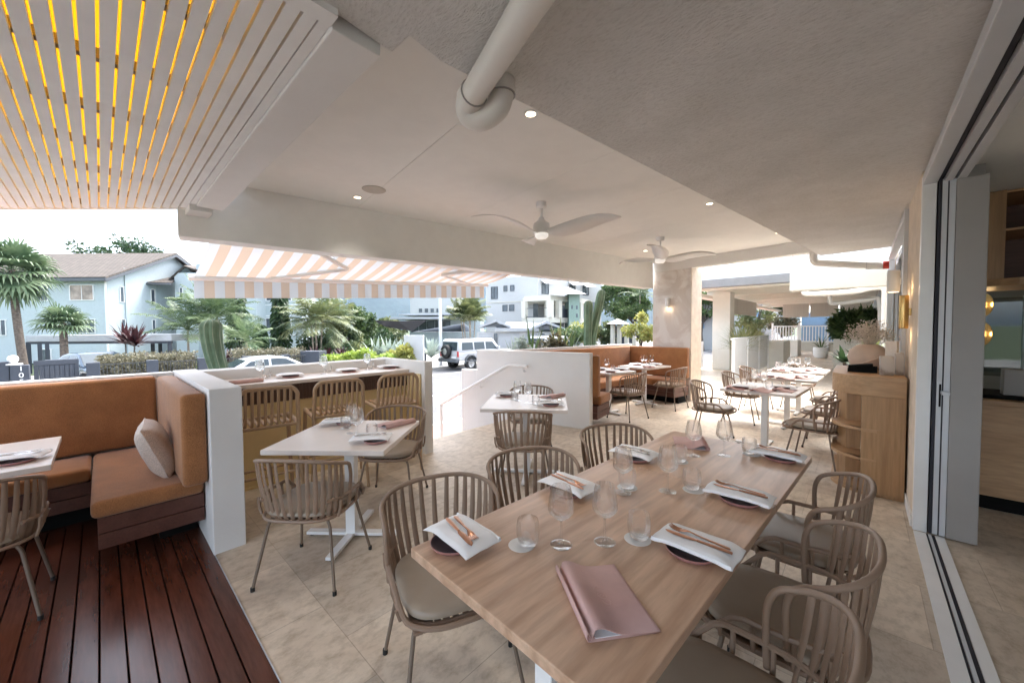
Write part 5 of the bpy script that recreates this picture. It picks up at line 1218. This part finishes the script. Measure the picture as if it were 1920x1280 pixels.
# ---- white apartment block
wb = thing('apartment_building', 'white three storey apartment block with sage green stair tower', 'building', (0, 0, 0))
C0, C1, C2 = EG(1009, 42, 0), EG(912, 45, 0), EG(1127, 50, 0); C3 = C1+(C2-C0)
ztop = E(1009, 516, 42).z
MB().prism([(q.x, q.y) for q in (C0, C2, C3, C1)], GZ, ztop).build('wall', M['creamw'], wb)
for q in ((921.5, 538, 933, 560, 1), (945, 536, 951, 546, 0), (957.5, 535, 964, 545, 0), (943, 572, 951, 583, 0), (955.5, 571.5, 964, 582.5, 0)): window(wb, C1, C0, *q[:4], bars=q[4], fw=.5, frame='slate')
f = MB(); panel(f, C1, C0, 912, 565, 1009, 566.5, 0, .08); f.build('string_course', M['cream'], wb)
def hood(x0, x1, y):                   # tilted window hood
    a, c = fp(C0, C2, x0, y, .02), fp(C0, C2, x1, y, .02); a2, c2 = fp(C0, C2, x0-1, y+8, .9), fp(C0, C2, x1+1, y+8, .9); MB().add([a, c, c2, a2], [(0, 1, 2, 3)]).build('window_hood', M['metalroof'], wb, solid=.06)
for x0, x1, y0, y1 in ((1016, 1028, 532, 551), (1068, 1078, 535, 545), (1093, 1103, 538, 553)): window(wb, C0, C2, x0, y0, x1, y1, bars=1, fw=.5, frame='slate'); hood(x0-3, x1+3, y0-7)
for k in range(7): panel(MB(), C0, C2, 1016+13*k, 518, 1018+13*k, 521, 0, .03).build('vent', M['beige'], wb)
# balcony block in front of the right face
BC0, BC1 = EG(984, 38.5, 0), EG(1032, 37, 0); BC2 = EG(1090, 41, 0); 
zt_, zm, zf = E(1032, 553, 37).z, E(1032, 563, 37).z, E(1032, 595, 37).z
def slab_poly(z0, z1, m, nm): MB().prism([(q.x, q.y) for q in (BC0, BC1, BC2, C2*.5+BC2*.5, C1*.3+C0*.7)], z0, z1).build(nm, M[m], wb)
slab_poly(zm, zt_, 'cream', 'balcony_roof'); slab_poly(zf-.5, zf, 'cream', 'balcony_floor')
for q in (BC0, BC1, BC1.lerp(BC2, .25), BC1.lerp(BC2, .95)): MB().box(q.x-.25, q.y-.25, zf, q.x+.25, q.y+.25, zm).build('balcony_post', M['cream'], wb)
MB().prism([(q.x, q.y) for q in (BC0.lerp(BC1, .85)+E2*.3, BC1+E2*.3, BC1+E2*2.2, BC0.lerp(BC1, .85)+E2*2.2)], zf, zm).build('balcony_wall', M['cream'], wb)
f = MB(); 
for z in (zf+.1, zf+.95): f.tube([BC0+UP*z, BC1+UP*z], .03, 5)
f.build('balcony_rail', M['iron'], wb)
f = MB().obox(BC1.lerp(BC2, .27)+UP*zf, (BC2-BC1)*.4, E2*.05, UP*.9); f.build('balustrade', M['slate'], wb)
panel(MB(), C0, C2, 1040, 568, 1062, 595, .02, .05).build('balcony_door', M['winglass'], wb); panel(MB(), C0, C2, 1100, 566, 1118, 597, .02, .05).build('balcony_door', M['winglass'], wb)
panel(MB(), C1, C0, 1000, 568, 1009, 595, .02, .05).build('balcony_door', M['winglass'], wb)
tw0, tw1 = EG(1067, 38.2, 0), EG(1087, 38.6, 0); zt2 = E(1075, 550, 38).z
tw = MB().obox(V((tw0.x, tw0.y, GZ)), tw1-tw0, E2*3, UP*(zt2-GZ)).build('stair_tower', M['sage'], wb)
for x, y in ((1071, 572), (1080, 573), (1080, 588)): panel(MB(), tw0, tw1, x, y, x+3, y+7, .01, .03).build('tower_window', M['winglass'], tw)
a, c, d_, e_ = E(1031, 551, 36.5), E(1096, 551, 37.5), E(1100, 551, 43), E(1040, 551, 42); ap = E(1062, 537, 39.5)
MB().add([a, c, d_, e_, ap], [(0,1,4),(1,2,4),(2,3,4),(3,0,4),(3,2,1,0)]).build('hip_roof', M['roofgrey'], wb)
panel(MB(), BC1, BC2, 1045, 604, 1085, 622, -2, -1.9).build('undercroft', M['winglass'], wb)
# garages
gr = thing('garage', 'low white garages with dark gabled roofs under the apartment block', 'garage', (0, 0, 0)); hull(894, 1086, 33, 38, 622).build('wall', M['creamw'], gr); RA, RB = cp(-5, 33, 0), cp(8, 33, 0)
for x0, x1 in ((898, 924), (935, 974), (985, 1013), (1060, 1080)): panel(MB(), RA, RB, x0, 625, x1, 650, .02, .06).build('garage_door', M['metalroof'], gr)
for x0, x1 in ((926, 933), (1015, 1021), (1052, 1058)): panel(MB(), RA, RB, x0, 625, x1, 648, .02, .06).build('doorway', M['winglass'], gr)
def gable(x0, xm, x1, yb, yt, d, nm='roof'):
    a, c, e_ = E(x0, yb, d), E(xm, yt, d), E(x1, yb, d); bk = E2*5; MB().add([a, c, e_, a+bk, c+bk, e_+bk], [(0,1,4,3),(1,2,5,4)]).build(nm, M['metalroof'], gr, solid=.2); MB().add([a+E2*.3, c+E2*.3-UP*.2, e_+E2*.3], [(0,1,2)]).build('gable', M['fascia'], gr, solid=.05)
gable(896, 931, 958, 613, 601, 32.5); gable(992, 1025, 1062, 618, 604, 32.2)
MB().add([E(928, 618, 32.4), E(1010, 618, 32.4), E(1018, 606, 37), E(950, 606, 37)], [(0,1,2,3)]).build('roof', M['metalroof'], gr, solid=.25)
# gazebo and right hand planting
gz = thing('gazebo', 'grey roofed letterbox shelter with white posts at right', 'gazebo', (0, 0, 0)); d = 31
a, c, e_, g_ = E(1137, 607, d-1), E(1181, 607, d-1), E(1181, 607, d+2.), E(1137, 607, d+2.); MB().add([a, c, e_, g_, E(1158, 597, d+.5)], [(0,1,4),(1,2,4),(2,3,4),(3,0,4),(3,2,1,0)]).build('roof', M['roofgrey'], gz)
for px in (1149, 1161, 1175, 1190): q = EG(px, d, 0); MB().box(q.x-.14, q.y-.14, GZ, q.x+.14, q.y+.14, E(1158, 607, d).z).build('post', M['cream'], gz)
hull(1149, 1190, d+1.2, d+1.4, 612).build('dark_screen', M['slate'], gz)
tree('garden_tree', EG(1165, 46, GZ), 6.4, 3.1, 7000, .36, .09, 'l_mid', 'dense green tree behind the two tall cacti', 45, 26)
tree('garden_tree', EG(1188, 42, GZ), 4.8, 2.1, 4200, .34, .08, 'l_mid', 'green tree just left of the stone column', 46, 20)
p = E(1200, 552, 40); feather_palm((p.x, p.y, p.z), GZ, 1, 14, 2.6, 'feather palm topping the trees left of the column', 27, ll=.6)
tree('yellow_tree', EG(1203, 27, GZ), 2.6, 1.25, 2800, .22, .06, 'l_yellow', 'yellow leaved tree beside the stone column', 47, 18, flat=.9)
tree('garden_tree', EG(1135, 33, GZ), 2.2, 1.4, 3000, .24, .07, 'mix', 'pale green shrub tree between the cacti and gazebo', 48, 16)
bush('round_shrub', tuple(EG(1155, 29, -.5)), (.9, .9, .55), 1400, .18, .05, 'l_mid', 'low clipped shrub in front of the gazebo')
bush('garden_shrub', tuple(EG(1075, 31, .9)), (2.2, 1.2, .7), 2400, .22, .06, 'l_mid', 'shrub mass below the sage green tower')
bush('garden_shrub', tuple(EG(1100, 33, 1.2)), (1.4, 1.2, .9), 2000, .22, .06, 'l_yellow', 'yellowish shrub between the two cacti')
tree('garden_tree', EG(1318, 40, GZ), 5.0, 2.2, 4000, .32, .09, 'l_mid', 'green tree seen right of the stone column', 49, 20)
tree('garden_tree', EG(1400, 46, GZ), 5.2, 2.4, 3200, .34, .09, 'mix', 'pale tree behind the white pillar', 50, 18)
# ---- vehicles
def car(t, prof, hw, house, hh, glassq, wheels, paint, wr, trim):
    """prof: side outline (x along, z); hw(z): half width; house: greenhouse outline"""
    def shell(nm, pr, wf, m, par, bev):
        n = len(pr); b = MB(); b.add([(x, -wf(x, z), z) for x, z in pr]+[(x, wf(x, z), z) for x, z in pr], [tuple(range(n)), tuple(range(2*n-1, n-1, -1))]+[(i, i+n, (i+1) % n+n, (i+1) % n) for i in range(n)])
        return b.build(nm, M[m], par, True, bev, 3)
    shell('body', prof, hw, paint, t, .05); rf_ = shell('cabin', house, hh, paint, t, .04)
    for nm, q in glassq:
        for s_ in (-1, 1):
            b = MB(); b.add([(x, s_*(hh(x, z)+.006), z) for x, z in q], [tuple(range(len(q)))]); b.build(nm, M['carglass'], t)
    for k, (x, s_) in enumerate(wheels):
        w_ = MB().lathe([(wr*.6, -.11), (wr*.93, -.115), (wr, -.09), (wr, .09), (wr*.93, .115), (wr*.6, .11)], 28); w_.xf(Matrix.Translation((x, s_*(trim), wr)) @ Matrix.Rotation(R(-90*s_), 4, 'X')); wo = w_.build('wheel', M['tyre'], t, True)
        r_ = MB(); r_.lathe([(0, .10), (wr*.16, .10), (wr*.2, .07), (wr*.55, .085), (wr*.62, .11)], 24)
        for q in range(5): a_ = q*2*PI/5; r_.obox(V((0, 0, .085))+V((-math.sin(a_), math.cos(a_), 0))*-.04, V((math.cos(a_), math.sin(a_), 0))*wr*.58, V((-math.sin(a_), math.cos(a_), 0))*.08, V((0, 0, .02)))
        r_.xf(Matrix.Translation((x, s_*(trim), wr)) @ Matrix.Rotation(R(-90*s_), 4, 'X')); r_.build('rim', M['rim'], wo, True)
def suv(loc, rz, label):
    t = thing('four_wheel_drive', label, 'car', loc, rz)   # +x is forward
    prof = [(-2.35, .62), (-2.37, 1.08), (2.2, 1.08), (2.42, 1.0), (2.45, .55), (2.0, .50), (1.95, .72), (1.72, .88), (1.28, .88), (1.05, .72), (1.0, .48), (-.95, .48), (-1.0, .72), (-1.22, .88), (-1.66, .88), (-1.9, .72), (-1.95, .55)]
    house = [(-2.36, 1.06), (-2.28, 1.72), (-2.15, 1.82), (.35, 1.84), (.55, 1.78), (1.15, 1.06)]
    hw = lambda x, z: .90-(.05 if z > 1.0 else 0); hh = lambda x, z: .86-max(0, z-1.06)*.16
    car(t, prof, hw, house, hh, (('side_window', [(-2.1, 1.18), (-2.04, 1.62), (-1.22, 1.63), (-1.22, 1.18)]), ('side_window', [(-1.12, 1.18), (-1.12, 1.63), (-.28, 1.63), (-.28, 1.18)]), ('side_window', [(-.18, 1.18), (-.18, 1.63), (.42, 1.62), (.80, 1.18)])), [(-1.44, -1), (-1.44, 1), (1.5, -1), (1.5, 1)], 'carw', .39, .80)
    MB().obox((-2.355, -.68, 1.16), (0, 1.36, 0), (.085, 0, .5), (-.02, 0, .004)).build('rear_window', M['carglass'], t)
    MB().box(-2.55, -.88, .48, -2.30, .88, .68).build('bumper', M['grey'], t, bevel=.03)
    for s_ in (-1, 1):
        MB().box(-2.39, s_*.80-.07, .80, -2.35, s_*.80+.07, 1.12).build('tail_lamp', M['tail'], t, bevel=.01); MB().box(-1.98, s_*.91-.02, .50, 1.0, s_*.91+.02, .58).build('side_step', M['grey'], t, bevel=.01)
        f = MB()
        for x0 in (-1.44, 1.5): f.tube([(x0+.47*math.cos(R(a)), s_*.905, .40+.47*math.sin(R(a))) for a in range(0, 181, 15)], .05, 6)
        f.build('wheel_arch', M['grey'], t, True); MB().tube([(-2.0, s_*.66, 1.87), (-.2, s_*.66, 1.885)], .018, 6).build('roof_rail', M['grey'], t)
        MB().box(.72, s_*.98-.1, 1.16, .86, s_*.98+.1, 1.32).build('mirror', M['carw'], t, bevel=.03)
    sp = MB().lathe([(.20, -.11), (.36, -.12), (.39, -.09), (.39, .09), (.36, .12), (.20, .11)], 28); sp.xf(Matrix.Translation((-2.52, .12, 1.10)) @ Matrix.Rotation(R(-90), 4, 'Y')); so_ = sp.build('spare_wheel', M['tyre'], t, True)
    c = MB().lathe([(0, .08), (.12, .09), (.24, .06)], 20); c.xf(Matrix.Translation((-2.52, .12, 1.10)) @ Matrix.Rotation(R(-90), 4, 'Y')); c.build('rim', M['rim'], so_, True)
    MB().box(-2.375, -.62, .70, -2.36, -.2, .82).build('plate', M['paint'], t)
    return t
suv((-17.9, 16.3, GZ), R(90), 'white four wheel drive with rear spare wheel parked across the road')
suv((-17.9, 24.5, GZ), R(90), 'white wagon roof showing behind the stair wall plants')
def sedan(loc, rz, label, paint='carw'):
    t = thing('parked_car', label, 'car', loc, rz)
    prof = [(-2.2, .35), (-2.25, .75), (-2.05, .92), (-1.3, .95), (1.0, .90), (2.0, .72), (2.25, .55), (2.25, .3), (1.85, .28), (1.78, .52), (1.6, .66), (1.22, .66), (1.02, .52), (.96, .26), (-.95, .26), (-1.0, .52), (-1.2, .66), (-1.58, .66), (-1.78, .52), (-1.84, .3)]
    house = [(-1.75, .92), (-1.0, 1.34), (-.55, 1.42), (.0, 1.43), (.30, 1.38), (1.15, .90)]
    hw = lambda x, z: .88-(.06 if z > .85 else 0); hh = lambda x, z: .82-max(0, z-.9)*.42
    car(t, prof, hw, house, hh, (('side_window', [(-1.35, .97), (-.92, 1.28), (-.35, 1.35), (-.35, .97)]), ('side_window', [(-.27, .97), (-.27, 1.35), (.0, 1.36), (.25, 1.32), (.85, .97)])), [(-1.4, -1), (-1.4, 1), (1.4, -1), (1.4, 1)], paint, .32, .76)
    MB().add([(1.10, -.74, .945), (1.10, .74, .945), (.36, .6, 1.375), (.36, -.6, 1.375)], [(0,1,2,3)]).build('windscreen', M['carglass'], t, solid=.01)
    MB().add([(-1.71, -.74, .96), (-1.71, .74, .96), (-1.06, .6, 1.325), (-1.06, -.6, 1.325)], [(0,1,2,3)]).build('rear_window', M['carglass'], t, solid=.01)
    for s_ in (-1, 1):
        MB().box(-2.27, s_*.7-.14, .62, -2.2, s_*.7+.14, .74).build('tail_lamp', M['tail'], t, bevel=.01); MB().box(2.0, s_*.68-.16, .56, 2.24, s_*.68+.16, .66).build('headlight', M['rim'], t, bevel=.01); MB().box(.62, s_*.92-.08, .92, .74, s_*.92+.08, 1.02).build('mirror', M[paint], t, bevel=.02)
    return t
sedan((-17.0, 4.6, GZ), R(90), 'white sedan parked across the road behind the bar')
sedan((-24.0, -.15, GZ+.1), R(20), 'dark navy hatchback tucked beside the gate', 'carb')
# ---- planting right outside the terrace
def cactus(name, base, pts, rads, label, ribs=9, seed=0):
    t = thing(name, label, 'cactus', tuple(base)); pts = catmull(pts, 14); n = len(pts); b = MB(); sp = MB(); seg = ribs*4
    import bisect
    rr = [rads[0]+(rads[1]-rads[0])*min(1, k/n*1.2) for k in range(n)]
    for k in range(n): 
        u = k/(n-1); q = 1 if u < .84 else max(.10, math.sqrt(max(0, 1-((u-.84)/.16)**2))); 
        for s_ in range(seg):
            a = 2*PI*s_/seg; rad = rr[k]*q*(.86+.16*abs(math.cos(a*ribs/2))**.8)*(1+.04*noise.noise(V((u*6, a, seed)))); b.v.append(pts[k]+V((rad*math.cos(a), rad*math.sin(a), 0)))
    for k in range(n-1):
        for s_ in range(seg): b.f.append((k*seg+s_, k*seg+(s_+1) % seg, (k+1)*seg+(s_+1) % seg, (k+1)*seg+s_))
    b.f.append(tuple(range((n-1)*seg, n*seg))); b.build('stem', M['cactus'], t, True)
    for s_ in range(ribs):
        a = 2*PI*s_/ribs; sp.tube([pts[k]+V((math.cos(a), math.sin(a), 0))*rr[k]*1.01*(1 if k/(n-1) < .84 else max(.10, math.sqrt(max(0, 1-((k/(n-1)-.84)/.16)**2)))) for k in range(n)], rr[k]*.028, 4)
    sp.build('spine_lines', M['spine'], t)
cactus('column_cactus', (-5.33, .88, .78), [(0, .06, 0), (0, .03, .2), (0, -.02, .45), (-.01, -.045, .68), (0, -.04, .84)], (.08, .105), 'thick ribbed cactus just outside the bench wall', 9)
def pw(s, off=.45): q = k0+DB*s-NB*off; return V((q.x, q.y, .9))
cactus('column_cactus', pw(2.69), [(0, 0, 0), (0, 0, .5), (.01, 0, .9), (0, .02, 1.22)], (.085, .10), 'straight ribbed cactus left of the taller leaning one', 8, 1)
cactus('column_cactus', pw(2.92), [(-.06, -.06, 0), (-.02, -.03, .5), (.06, .07, 1.05), (.12, .13, 1.48)], (.095, .10), 'tallest leaning ribbed cactus before the stone column', 8, 2)
blades('tall_aloe', pw(.97), 6, .85, .022, 'l_mid', 'tall thin bladed plant in the street planter', 'plant', 91, 1.0, 1.5, .05)
blades('tall_aloe', pw(2.08), 9, .58, .03, 'l_mid', 'short bladed plant between round shrub and cacti', 'plant', 92, .8, 1.5, .1)
q = pw(1.53); bush('round_shrub', (q.x, q.y, q.z+.22), (.24, .24, .22), 900, .09, .028, 'l_hedge', 'round olive shrub in the street planter', clumps=18)
q = pw(.5); blades('euphorbia', q, 8, .5, .02, 'l_silver', 'pale spiky euphorbia at the planter end', 'plant', 93, .9, 1.5, .0, stems=1); bush('planter_shrub', (q.x+.1, q.y+.12, q.z+.2), (.16, .16, .28), 420, .07, .02, 'l_silver', 'pale grey shrub beside the spiky euphorbia')
q = pw(1.75); blades('euphorbia', q, 7, .75, .03, 'l_tan', 'pale upright euphorbia behind the round shrub', 'plant', 94, 1.0, 1.5, .0)
p = V((-5.35, 1.35, .78)); blades('succulent', p, 10, .28, .05, 'l_mid', 'small green succulent beyond the street bar', 'plant', 95, .5, 1.4, .2)
# ---- open terrace beyond the column
tag(MB().box(-3.96, 14.9, 0, -3.40, 15.5, 2.74).build('white_pillar', M['creamlt'], bevel=.01), 'square white pillar on the open far terrace', 'pillar')
pr = thing('portico_roof', 'cream portico roof and beams over the far terrace', 'roof', (0, 0, 0))
MB().box(-4.7, 12.7, 2.95, .44, 34, 3.1).build('roof_sheet', M['creamlt'], pr); MB().box(-4.7, 12.6, 2.70, -1.28, 12.85, 2.949).build('gutter', M['roofgrey'], pr, bevel=.02)
for y in (13.6, 16.5, 20, 24, 28): MB().box(-4.6, y, 2.72, .42, y+.35, 2.949).build('beam', M['creamlt'], pr)
MB().box(-4.65, 12.9, 2.60, -4.3, 34, 2.72).build('edge_beam', M['creamlt'], pr)
tag(MB().box(-1.275, 11.0, 2.34, .44, 11.35, 2.76).build('white_fascia', M['cream'], bevel=.008), 'bright white fascia beam past the textured slab', 'beam')
b = MB(); x = -1.25
while x < .42: b.box(x, 11.10, 2.765, x+.085, 11.13, 3.30); x += .092
tag(b.build('balcony_screen', M['whitemetal']), 'white ribbed balcony screen above the fascia', 'screen')
uw = thing('upper_building', 'white upper storey with lattice window above the fascia', 'building', (0, 0, 0)); MB().box(-1.2, 15.0, 3.2, 4.6, 15.2, 6).build('wall', M['creamw'], uw); MB().box(-.85, 14.96, 3.3, -.3, 14.99, 3.75).build('lattice_window', M['l_mid'], uw)
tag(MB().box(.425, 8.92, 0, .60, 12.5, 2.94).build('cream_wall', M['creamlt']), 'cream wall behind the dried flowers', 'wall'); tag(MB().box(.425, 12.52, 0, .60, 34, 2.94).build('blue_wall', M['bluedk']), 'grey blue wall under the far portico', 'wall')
def cpipe(pts, r, label): t = thing('drain_pipe', label, 'pipe', (0, 0, 0)); MB().tube(catmull(pts, 5), r, 12).build('pipe_run', M['pvc'], t, True)
cpipe([(-1.1, 12.1, 2.7), (-1.1, 12.1, 2.42), (-1.0, 12.1, 2.32), (-.2, 12.1, 2.32), (.1, 12.1, 2.38), (.30, 12.1, 2.38), (.36, 12.1, 2.25), (.36, 12.1, .3)], .06, 'cream drain pipe below the white fascia turning down the wall')
cpipe([(-.75, 15.2, 2.8), (-.75, 15.2, 2.3), (-.6, 15.2, 2.2), (.1, 15.2, 2.26), (.35, 15.2, 2.2), (.37, 15.2, .8)], .06, 'second cream drain pipe deeper under the portico')
def blind(x0, y0, x1, y1, z0, z1, label):
    t = thing('roller_blind', label, 'blind', (0, 0, 0)); n = max(3, int(math.hypot(x1-x0, y1-y0)/.9)); a, c = V((x0, y0, 0)), V((x1, y1, 0)); nn = V((-(c-a).y, (c-a).x, 0)).normalized()*.03
    for k in range(n): MB().obox(a.lerp(c, (k+.02)/n)+UP*z0, (c-a)*(.96/n), nn, UP*(z1-z0)).build('blind_panel', M['beige'], t)
blind(-3.95, 15.6, -3.95, 22.5, 2.05, 2.72, 'beige strip blind right of the white pillar'); blind(-4.35, 12.9, -4.35, 14.6, 2.0, 2.72, 'short beige blind left of the white pillar'); blind(-3.2, 25, .3, 25, 2.0, 2.70, 'grey beige blind across the far portico')
sc_ = thing('screen_fence', 'low white slatted screen along the far terrace', 'fence', (0, 0, 0)); b = MB(); y = 11.3
while y < 16.3: b.box(-2.53, y, .10, -2.50, y+.11, 1.16); y += .118
b.build('slats', M['whitemetal'], sc_); MB().box(-2.55, 11.25, 1.161, -2.48, 16.35, 1.21).build('top_rail', M['whitemetal'], sc_)
for y in (11.3, 12.9, 14.6, 16.2): MB().box(-2.495, y, 0, -2.455, y+.05, 1.16).build('post', M['whitemetal'], sc_)
b = MB(); y = 9.0
while y < 14.6: b.box(-4.22, y, .08, -4.19, y+.1, 1.0); y += .13
tag(b.build('white_fence', M['whitemetal']), 'white slatted street fence behind the stone column', 'fence')
def pbox(x0, y0, x1, y1, h_, label, m='creamlt'): return tag(MB().box(x0, y0, 0, x1, y1, h_).build('planter_box', M[m], bevel=.01), label, 'planter')
pbox(-2.6, 16.45, -2.05, 18.2, .98, 'cream planter box at the end of the white screen'); pbox(-3.2, 24, -2.4, 25.5, .8, 'small cream planter box by the picket fence'); pbox(-.75, 17.6, .41, 19.6, 1.06, 'large cream planter box of green palms'); pbox(-.06, 7.55, .26, 7.95, 1.10, 'white planter box behind the terracotta vase', 'wall')
for k in range(5): blades('grass_tuft', (-2.75-.05*k, 13.2+1.05*k, .75), 150, .85, .012, 'l_tan', ('first tan grass tuft behind the white screen', 'second tan grass tuft behind the white screen', 'third tan grass tuft behind the white screen', 'fourth tan grass tuft behind the white screen', 'last tan grass tuft above the small planter box')[k], 'grass', 100+k, .2, 1.45, .9, group='tan grass tufts')
for k, (dx, dy) in enumerate(((-.40, 18.0), (.08, 18.3))): bush('lady_palm', (dx, dy, 1.55), (.42, .5, .55), 2600, .26, .03, 'l_mid', ('left green lady palm filling the large cream planter', 'right green lady palm filling the large cream planter')[k], 'plant', 'green lady palms', 26)
blades('lime_plant', (.10, 7.75, 1.08), 30, .26, .03, 'l_lime', 'lime green plant behind the terracotta vase', 'plant', 120, .1, 1.3, .6); blades('trailing_plant', (-.12, 7.9, .75), 16, .3, .035, 'l_dark', 'dark leafy plant left of the white planter box', 'plant', 121, .0, 1.2, .8, stems=2, sh=.2, spread=.1)
pt = tag(MB().lathe([(0, 0), (.24, .02), (.29, .15), (.30, .45), (.28, .52), (.25, .52), (.25, .40), (0, .40)], 24).build('white_pot', M['pot'], smooth=True, loc=(-1.45, 23.4, 0)), 'round white plant pot near the picket fence', 'pot'); blades('pot_plant', (-1.45, 23.4, .42), 22, .7, .02, 'l_mid', 'thin grassy plant in the white pot', 'plant', 122, .3, 1.4, .7)
pf = thing('picket_fence', 'white picket fence at the end of the far terrace', 'fence', (0, 0, 0)); b = MB(); x = -4.4
while x < .4: b.box(x, 30, .55, x+.05, 30.04, 1.5); x += .15
b.build('pickets', M['whitemetal'], pf); 
for z in (.55, 1.5): MB().box(-4.4, 29.98, z, .4, 30.06, z+.07).build('rail', M['whitemetal'], pf)
for x in (-4.4, -3.0, -1.6): MB().box(x, 29.97, 0, x+.1, 30.07, 1.75).build('post', M['whitemetal'], pf)
MB().box(-4.4, 30.07, 0, .42, 30.15, .545).build('base_wall', M['cream'], pf)
tag(MB().box(-3.4, 36, GZ, 3, 36.4, 2.55).build('blue_wall', M['sky_blue']), 'bright blue wall beyond the picket fence', 'wall')
bush('far_bush', (-4.2, 33, 1.6), (.9, .7, .8), 1500, .16, .05, 'l_hedge', 'brownish bush beside the bright blue wall'); tree('garden_tree', (-6.0, 34, GZ), 4.0, 2.0, 2600, .26, .07, 'mix', 'small tree past the beige blinds', 51, 14)
hs_ = thing('street_house', 'white house with blue awnings beyond the far screen', 'building', (0, 0, 0)); MB().box(-16, 44, GZ, -6.5, 50, 4.2).build('wall', M['creamw'], hs_); MB().box(-16.2, 43.6, 4.2, -6.3, 50, 4.5).build('roof', M['metalroof'], hs_)
for x in (-14, -11.5, -9): MB().box(x, 43.9, 1.4, x+1.5, 43.99, 3.0).build('window', M['sky_blue'], hs_)
b = MB(); b.tube([(-2.40, 8.38, .0), (-2.40, 8.38, .035)], .03, 8); b.tube([(-2.44, 8.36, .03), (-2.33, 8.42, .05)], .012, 6); tag(b.build('floor_latch', M['black']), 'small black floor latch beside the stone column base', 'latch')

# ---- humid air between here and the hills
hz = MB().box(-4700, -4700, -40, 4700, 4700, 1100).build('haze', M['asphalt']); stuff(hz)
hm = bpy.data.materials.new('humid_air'); hm.use_nodes = True; ht = hm.node_tree; ht.nodes.remove(ht.nodes['Principled BSDF'])
hv = ht.nodes.new('ShaderNodeVolumePrincipled'); hv.inputs['Color'].default_value = (.42, .70, 1.0, 1); hv.inputs['Density'].default_value = .00006
ht.links.new(hv.outputs[0], ht.nodes['Material Output'].inputs['Volume']); hz.data.materials.clear(); hz.data.materials.append(hm); hz.display_type = 'WIRE'
